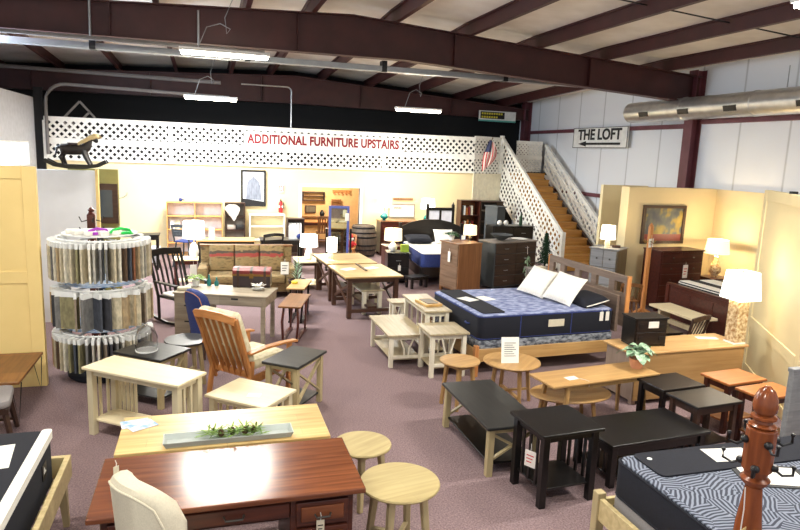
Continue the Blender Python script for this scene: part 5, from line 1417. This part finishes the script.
MB().box(-.4, .4, -.03, .02, .17, .2).box(-.4, .4, -.03, .02, -.2, -.17).box(-.4, -.37, -.03, .02, -.17, .17).box(.37, .4, -.03, .02, -.17, .17).build('frame', 'grey_wash', t)
q = MB()
for k in range(7): q.tube([(-.25 + k * .035, -.018, .06), (-.235 + k * .035, -.018, .1 + .02 * (k % 2)), (-.22 + k * .035, -.018, .07)], .008, 4)
q.build('lettering', 'red', t)
solo(MB().box(-.3, .3, -.02, .02, -.03, .03), 'wall_plaque', 'brown', 'narrow brown wooden plaque above the white framed sign', 'plaque', 5.49, 17.91, 1.55)
t = thing('headboard_panel', 'black post headboard with white panes behind the arched bed', 'headboard', 6.14, 16.5, 0)
for s in (-1, 1):
    MB().box(s * .37 - .035, s * .37 + .035, -.035, .035, 0, 1.52).build('post', 'black_wood', t, bevel=.004)
    MB().lathe([(.035, 1.52), (.02, 1.55), (.001, 1.6)], cx=s * .37, seg=10).build('post_finial', 'black_wood', t, smooth=True)
MB().box(-.34, .34, -.02, .02, 1.36, 1.44).box(-.34, .34, -.02, .02, .85, .92).box(-.03, .03, -.02, .02, .92, 1.36).build('rails', 'black_wood', t)
for s in (-1, 1): MB().box(s * .185 - .155, s * .185 + .155, -.01, .01, .92, 1.36).build('pane', 'shelf_back', t)
bookcase('bookcase', 'red brown bookcase with an open shelf of books by the stair', 7.22, 17.1, .60, .34, 1.62, 0, 'cherry', [.05, .42, .80, 1.20], 'walnut_red')
for k in range(9):
    sh = .80 if k < 5 else 1.20
    hh = .2 + .03 * (k % 3)
    solo(MB().box(-.022, .022, -.08, .08, 0, hh), 'book', ['ruby', 'cream_fabric', 'orange_wood', 'slate', 'ruby', 'white', 'orange_wood', 'ruby', 'cream_fabric'][k], ['red', 'cream', 'orange', 'grey', 'dark red', 'white', 'pale orange', 'crimson', 'off white'][k] + ' book on the ' + ('lower' if k < 5 else 'upper') + ' open shelf of the red brown bookcase', 'book', 7.02 + (k if k < 5 else k - 4.5) * .075, 17.05, sh + .0005, 0, 'books in the red brown bookcase')
bookcase('hutch', 'dark open hutch between the bookcase and the stair', 7.92, 17.2, .70, .4, 1.60, 0, 'stool_dark', [.05, .6, 1.0, 1.32], None, top_over=.03)
t = thing('armoire', 'dark grey slab like cabinet side beside the hutch', 'cabinet', 7.10, 15.05, 0, 14)
MB().box(-.13, .13, -.25, .25, 0.02, 1.60).build('body', 'slate', t, bevel=.01)
MB().box(-.15, .15, -.27, .27, 1.60, 1.63).build('top', 'slate', t)
MB().box(-.14, .14, -.26, .26, 0, .02).build('plinth', 'slate', t)
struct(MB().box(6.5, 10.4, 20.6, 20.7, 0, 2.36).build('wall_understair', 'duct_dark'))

# flag
t = thing('flag', 'American flag hanging from a short pole at the stair head', 'flag', 8.2, 18.0, 3.25)
MB().tube([(0, .17, -.1), (-.02, -.16, .16)], .012, 8).build('pole', 'brass', t)
MB().sph(-.02, -.17, .17, .02, seg=8, n=6).build('pole_ball', 'brass', t, smooth=True)
q = MB(); n = 13; rows = 10
fv = []
for i in range(rows + 1):
    v = i / rows
    for k in range(n + 1):
        u = k / n
        x = -.02 + (u - .35) * (.16 + .26 * math.sin(PI * min(1, v * .9))) - v * .16
        y = -.10 + .035 * math.sin(u * 14 + v * 2) - .03 * v
        z = .13 - v * .95 * (1 - .35 * u) - u * .12
        fv.append((x, y, z))
ff = []; fm = []
for i in range(rows):
    for k in range(n):
        a = i * (n + 1) + k
        ff.append((a, a + 1, a + n + 2, a + n + 1))
        fm.append(2 if (i < 4 and k < 7) else (0 if k % 2 == 0 else 1))
q.faces(fv, ff)
me_ = bpy.data.meshes.new('cloth'); q.bm.faces.ensure_lookup_table()
q.bm.to_mesh(me_); q.bm.free()
mat('flag_red', (206, 70, 74), .8); mat('flag_blue', (60, 66, 100), .8)
for m_ in ('flag_red', 'white_fabric', 'flag_blue'): me_.materials.append(MATS[m_])
for p, m_ in zip(me_.polygons, fm): p.material_index = m_; p.use_smooth = True
o = bpy.data.objects.new('cloth', me_); COL.objects.link(o); o.parent = t
so = o.modifiers.new('thick', 'SOLIDIFY'); so.thickness = .004

# room behind the doorway
t = thing('plate_rack', 'dark wall rack in the room behind the doorway', 'wall rack', 3.28, 20.5, 1.42)
MB().box(-.36, .36, -.08, .08, .10, .13).box(-.36, .36, -.08, .08, -.16, -.13).box(-.36, .36, -.08, .08, -.02, .0).build('shelf', 'stool_dark', t)
MB().box(-.36, -.33, -.08, .08, -.13, .10).box(.33, .36, -.08, .08, -.13, .10).build('side_panel', 'stool_dark', t)
t = thing('wall_art', 'brown carved panel on the wall behind the doorway', 'picture', 3.2, 20.56, .98)
MB().box(-.17, .17, -.02, .03, -.12, .12).build('frame', 'stool_dark', t); MB().box(-.14, .14, -.025, -.02, -.09, .09).build('carving', 'taupe_side', t)
t = thing('wall_shelf', 'brown wall shelf behind the doorway holding a black jug', 'shelf', 3.3, 20.45, .74)
MB().box(-.40, .40, -.14, .14, -.02, .02).build('board', 'bench_brown', t)
for s in (-1, 1): MB().prism([(-.12, -.02), (.14, -.02), (.14, -.14)], s * .3 - .015, s * .3 + .015, 'yz').build('bracket', 'bench_brown', t)
t = thing('jug', 'small black jug on the wall shelf behind the doorway', 'jug', 3.55, 20.42, .7605)
MB().lathe([(.05, 0), (.08, .06), (.075, .13), (.04, .18), (.045, .21), (.001, .2)], seg=16).build('body', 'black', t, smooth=True)
MB().tube([(.05, 0, .19), (.11, 0, .15), (.07, 0, .07)], .01, 6).build('handle', 'black', t, smooth=True)
simple_chair('ladder_chair', 'brown ladder back chair behind the doorway', 'chair', 4.0, 19.6, 10, 'bench_brown', 'bench_brown', .45, .42, 1.0, 'ladder')
t = table('dining_table', 'red brown table in the room behind the doorway', 'table', 3.1, 19.5, 1.1, .7, .72, 0, 'honey', 'cherry_z')
simple_chair('dining_chair', 'brown chair at the table behind the doorway', 'chair', 3.35, 18.95, 180, 'bench_brown', 'bench_brown', .45, .42, .92, 'slat')
t = thing('peg_rail', 'wooden peg rail with hanging pieces, top right behind the doorway', 'rail', 4.2, 20.56, 1.56)
MB().box(-.3, .3, -.02, .03, -.02, .05).build('board', 'honey', t)
for k in range(5): MB().tube([(-.24 + k * .12, -.02, .01), (-.24 + k * .12, -.07, .02)], .01, 6).sph(-.24 + k * .12, -.05, -.05, .03, seg=8, n=6).build('peg', 'honey', t, smooth=True)
t = thing('hanging_chair', 'brown chair hung on the wall behind the doorway', 'chair', 4.02, 20.5, .9)
for s in (-1, 1): MB().cbox(s * .14, 0, .16, .04, .06, .52).build('back_post', 'bench_brown', t)
for z in (.05, .2, .34): MB().box(-.12, .12, -.015, .015, z, z + .07).build('back_slat', 'bench_brown', t)
MB().box(-.18, .18, -.3, .03, -.14, -.1).build('seat', 'bench_brown', t)
l = bpy.data.lights.new('room_lamp', 'POINT'); l.energy = 170; l.color = (1, .88, .70); l.shadow_soft_size = .15
lo = bpy.data.objects.new('room_lamp', l); COL.objects.link(lo); lo.location = (3.4, 19.3, 2.1)

# ================================================================== SWATCH CAROUSEL
CX, CY, RR = -1.24, 8.40, .475
t = thing('swatch_carousel', 'three tier round carousel of fabric samples by the cream panel', 'display rack', CX, CY)
MB().lathe([(.40, 0), (.42, .02), (.42, .07), (.38, .09), (.001, .09)], seg=36).build('base', 'navy', t, smooth=True)
MB().tube([(0, 0, .05), (0, 0, 1.80)], .04, 12).build('pole', 'slate', t, smooth=True)
TIERS = (1.72, 1.14, .60)
for z in TIERS:
    q = MB(); q.loft([[((RR + .012 * math.cos(a)) * math.cos(b), (RR + .012 * math.cos(a)) * math.sin(b), z + .012 * math.sin(a)) for a in [2 * PI * i / 8 for i in range(8)]] for b in [2 * PI * k / 48 for k in range(48)]], closed=True)
    for k in range(6):
        a = 2 * PI * k / 6; q.tube([(0, 0, z), (RR * math.cos(a), RR * math.sin(a), z)], .010, 6)
    q.build('ring', 'white', t, smooth=True)
for z in (1.17, .63, 1.76): MB().lathe([(.001, z), (.42, z), (.42, z + .012), (.001, z + .012)], seg=36).build('tier_disc', 'blueprint' if z < 1.7 else 'white', t, smooth=True)
SW = {'tan': (190, 166, 128), 'sand': (216, 202, 170), 'cream': (238, 230, 208), 'grey': (128, 126, 122), 'olive': (150, 142, 104), 'charcoal': (66, 66, 72),
      'taupe': (146, 130, 112), 'rust': (150, 96, 66), 'slate blue': (74, 78, 88), 'stone': (190, 184, 170), 'brown': (104, 80, 60)}
for k_, c_ in SW.items(): mat('sw_' + k_, c_, .9, rgb2=tuple(int(v * .8) for v in c_), scale=(30, 30, 12))
rd = random.Random(21)
PAT = (['grey', 'stone', 'taupe', 'rust', 'cream', 'sand', 'grey', 'cream', 'tan', 'sand', 'cream', 'sand', 'olive', 'sand', 'cream', 'stone', 'grey', 'grey', 'sand', 'cream', 'brown', 'slate blue', 'rust', 'tan', 'cream', 'stone', 'sand', 'cream', 'tan', 'sand', 'tan', 'brown'],
       ['charcoal', 'tan', 'tan', 'taupe', 'charcoal', 'grey', 'olive', 'taupe', 'sand', 'grey', 'slate blue', 'charcoal', 'sand', 'tan', 'tan', 'sand', 'tan', 'taupe', 'sand', 'cream', 'tan', 'sand'],
       ['charcoal', 'stone', 'brown', 'rust', 'tan', 'sand', 'brown', 'sand', 'cream', 'olive', 'slate blue', 'olive', 'grey', 'stone', 'cream', 'taupe', 'charcoal', 'grey', 'stone', 'sand', 'cream', 'charcoal', 'taupe', 'stone', 'cream', 'grey', 'tan', 'stone', 'cream', 'grey'])
PROTO = {}
for ti, z in enumerate(TIERS):
    n = len(PAT[ti]); tn = ('upper', 'middle', 'lower')[ti]; hh = (.47, .46, .42)[ti]
    for k, cn in enumerate(PAT[ti]):
        a = math.radians(172 + 206 * k / (n - 1))
        key = (ti, cn)
        turn = 90 if ti != 1 else (90 + rd.choice((-62, -30, 55, 38)))
        turn += rd.uniform(-9, 9)
        px, py = CX + RR * math.cos(a), CY + RR * math.sin(a)
        ww = .11 if ti == 1 else .10
        if key not in PROTO:
            s = thing('fabric_swatch', cn + ' fabric sample hanging on the ' + tn + ' ring of the swatch carousel', 'fabric sample', px, py, z, math.degrees(a), 'fabric samples on the ' + tn + ' ring')
            MB().box(-ww, ww, -.011, .011, -hh, -.075).build('sample', 'sw_' + cn, s)
            MB().box(-ww * .95, ww * .95, -.016, .016, -.078, -.015).tube([(0, 0, -.055), (0, 0, -.01), (.012, 0, .018), (.0, 0, .02)], .005, 5).build('hanger', 'white', s)
            PROTO[key] = s
        else:
            s = dup(PROTO[key], px, py, z)
        s.rotation_euler = (0, 0, a + math.radians(turn - 90))
# coloured hangers looped on top of the carousel
for x, y, m_, lb in ((-.98, 8.2, 'hanger_green', 'bright green'), (-1.22, 8.14, 'hanger_purple', 'purple')):
    if m_ not in MATS: mat(m_, (40, 214, 90) if 'green' in m_ else (170, 60, 190), .4)
    t = thing('plastic_hanger', lb + ' plastic hanger lying on top of the swatch carousel', 'hanger', x, y, 1.775, 30)
    MB().tube([(-.13, 0, .02), (-.1, 0, .05), (0, .02, .07), (.1, .01, .05), (.13, 0, .0), (.08, -.03, .02), (-.08, -.03, .02)], .018, 8).build('bar', m_, t, smooth=True)
    MB().tube([(0, .02, .07), (0, .05, .09), (.03, .07, .06)], .008, 6).build('hook', 'steel', t, smooth=True)
for k in range(6):
    a = math.radians(200 + k * 28)
    t = solo(MB().rbox(-.07, .07, -.05, .05, 0, .05, .02, 3, .01), 'sample_stack', 'white_fabric', 'folded white sample lying on top of the swatch carousel', 'fabric sample', CX + .3 * math.cos(a), CY + .3 * math.sin(a), 1.7725, k * 40, 'folded samples on top of the carousel', smooth=True)
# coat tree behind the carousel
t = thing('coat_tree', 'red brown coat tree top with black hooks behind the swatch carousel', 'coat stand', -1.47, 9.3)
MB().box(-.05, .05, -.05, .05, .03, 1.90).build('post', 'cherry_z', t, bevel=.006)
MB().lathe([(.05, 1.90), (.03, 1.93), (.045, 1.96), (.001, 2.0)], seg=12).build('finial', 'cherry_z', t, smooth=True)
for a in range(4):
    c_, s_ = math.cos(a * PI / 2 + .3), math.sin(a * PI / 2 + .3)
    MB().strip([(c_ * .04, s_ * .04, .16), (c_ * .15, s_ * .15, .1), (c_ * .26, s_ * .26, .02)], .04, .04).build('foot', 'cherry_z', t)
    for z in (1.68, 1.82): MB().tube([(c_ * .05, s_ * .05, z), (c_ * .12, s_ * .12, z - .02), (c_ * .15, s_ * .15, z + .05)], .008, 6).build('hook', 'black', t, smooth=True)
t = thing('framed_picture', 'dark framed picture on the olive partition', 'picture', -1.56, 11.28, 1.87)
MB().box(-.2, .18, -.02, .019, -.32, .32).build('frame', 'stool_dark', t); MB().box(-.14, .10, -.025, -.02, -.22, .22).build('picture', 'slate', t)
t = thing('wall_hook', 'small wire hook on the white wall right of the olive partition', 'hook', -1.33, 11.33, 1.95)
MB().tube([(-.038, 0, 0), (.03, 0, .02), (.08, 0, .06), (.09, 0, .10)], .008, 6).build('wire', 'steel', t)
# rocking horse on top of the white partition
t = thing('rocking_horse', 'dark wooden rocking horse standing on top of the white partition', 'rocking horse', -1.92, 11.05, 2.4205)
mat('horse', (44, 34, 30), .6, rgb2=(28, 22, 20), scale=(10, 10, 10)); mat('mane', (214, 190, 140), .9, scale=(40, 40, 40))
for s in (-1, 1):
    MB().strip([(-.43, s * .1, .13), (-.3, s * .1, .06), (-.1, s * .1, .03), (.1, s * .1, .03), (.3, s * .1, .06), (.43, s * .1, .13)], .035, .055).build('rocker', 'black_wood', t)
    MB().tube([(-.17, s * .05, .28), (-.21, s * .08, .18), (-.17, s * .1, .06)], .045, 8, .024).build('hind_leg', 'horse', t, smooth=True)
    MB().tube([(.11, s * .05, .28), (.14, s * .08, .18), (.2, s * .1, .06)], .042, 8, .022).build('front_leg', 'horse', t, smooth=True)
MB().box(-.2, .2, -.1, .1, .05, .07).build('cross_slat', 'black_wood', t)
b_ = MB()
rings = []
# (x, z, half width, half depth, tilt): barrel, then the neck rises and the head drops forward
for x, z, ry, rz, ti in ((-.225, .30, .02, .03, 0), (-.21, .30, .07, .075, 0), (-.12, .30, .085, .085, 0), (0, .295, .08, .08, 0), (.1, .305, .08, .085, .2), (.15, .35, .062, .075, .8), (.17, .41, .05, .06, 1.2), (.19, .465, .045, .055, .9), (.225, .49, .043, .05, .1), (.265, .465, .036, .042, -.5), (.30, .43, .028, .032, -.6), (.312, .42, .01, .012, -.6)):
    rings.append([(x - math.sin(ti) * rz * math.sin(2 * PI * k / 12), ry * math.cos(2 * PI * k / 12), z + math.cos(ti) * rz * math.sin(2 * PI * k / 12)) for k in range(12)])
b_.loft(rings).build('body', 'horse', t, smooth=True)
for s in (-1, 1): MB().leaf((.20, s * .03, .53), (-.1, s * .3, 1), .06, .035, 0).build('ear', 'horse', t)
mn = MB(); rd = random.Random(2)
for k in range(150):
    u = k / 149
    mn.leaf((.10 + .16 * u + rd.uniform(-.01, .01), (-1) ** k * .03, .40 + .15 * u - .05 * max(0, u - .7)), (-.4 + u * 1.4, (-1) ** k * 1.1, .7), .15, .05, .8)
mn.build('mane', 'mane', t)
MB().tube([(-.21, 0, .33), (-.27, 0, .31), (-.29, 0, .2)], .03, 8, .012).build('tail', 'horse', t, smooth=True)
MB().rbox(-.12, .05, -.09, .09, .36, .40, .05, 3, .015).build('saddle', 'leather_trunk', t, smooth=True)
# loft clutter
t = thing('wooden_crate_frame', 'open wooden frame leaning behind the loft railing at the left', 'frame', -3.25, 18.6, 3.0)
for a, b in (((-.3, 0, .35), (.15, 0, .85)), ((-.1, 0, .1), (.38, 0, .6)), ((-.3, 0, .35), (.2, 0, -.1)), ((.15, 0, .85), (.5, 0, .45)), ((-.2, 0, .48), (-.0, 0, .25))):
    MB().bar(a, b, .03, .05).build('bar', 'grey_wash', t)
MB().bar((0, .02, -.55), (0, .02, .2), .05, .05).build('prop', 'grey_wash', t)
# ================================================================== CAMERA AND LIGHT
cam = bpy.data.cameras.new('camera'); co = bpy.data.objects.new('camera', cam); COL.objects.link(co)
YAW, PITCH, ROLL, HGT, F = math.radians(17), .172, .04, 2.85, 640.0
fh = Vector((math.sin(YAW), math.cos(YAW), 0)); r0 = Vector((math.cos(YAW), -math.sin(YAW), 0)); zz = Vector((0, 0, 1))
fw = fh * math.cos(PITCH) - zz * math.sin(PITCH); up = fh * math.sin(PITCH) + zz * math.cos(PITCH)
c, s = math.cos(ROLL), math.sin(ROLL)
R_, U_ = c * r0 + s * up, -s * r0 + c * up
co.matrix_world = Matrix(((R_.x, U_.x, -fw.x, 0), (R_.y, U_.y, -fw.y, 0), (R_.z, U_.z, -fw.z, HGT), (0, 0, 0, 1)))
cam.sensor_width = 36; cam.lens = F / 800 * 36; cam.clip_start = .05; cam.clip_end = 200
SC.camera = co
wd = bpy.data.worlds.new('world'); SC.world = wd; wd.use_nodes = True
bg = wd.node_tree.nodes['Background']; bg.inputs[0].default_value = (.86, .93, 1, 1); bg.inputs[1].default_value = WORLD
vs = SC.view_settings; vs.view_transform = 'Standard'; vs.look = 'None'; vs.exposure = EXPO; vs.gamma = 1; vs.use_curve_mapping = False
SC.cycles.use_denoising = True; SC.cycles.max_bounces = 8; SC.cycles.sample_clamp_indirect = 6
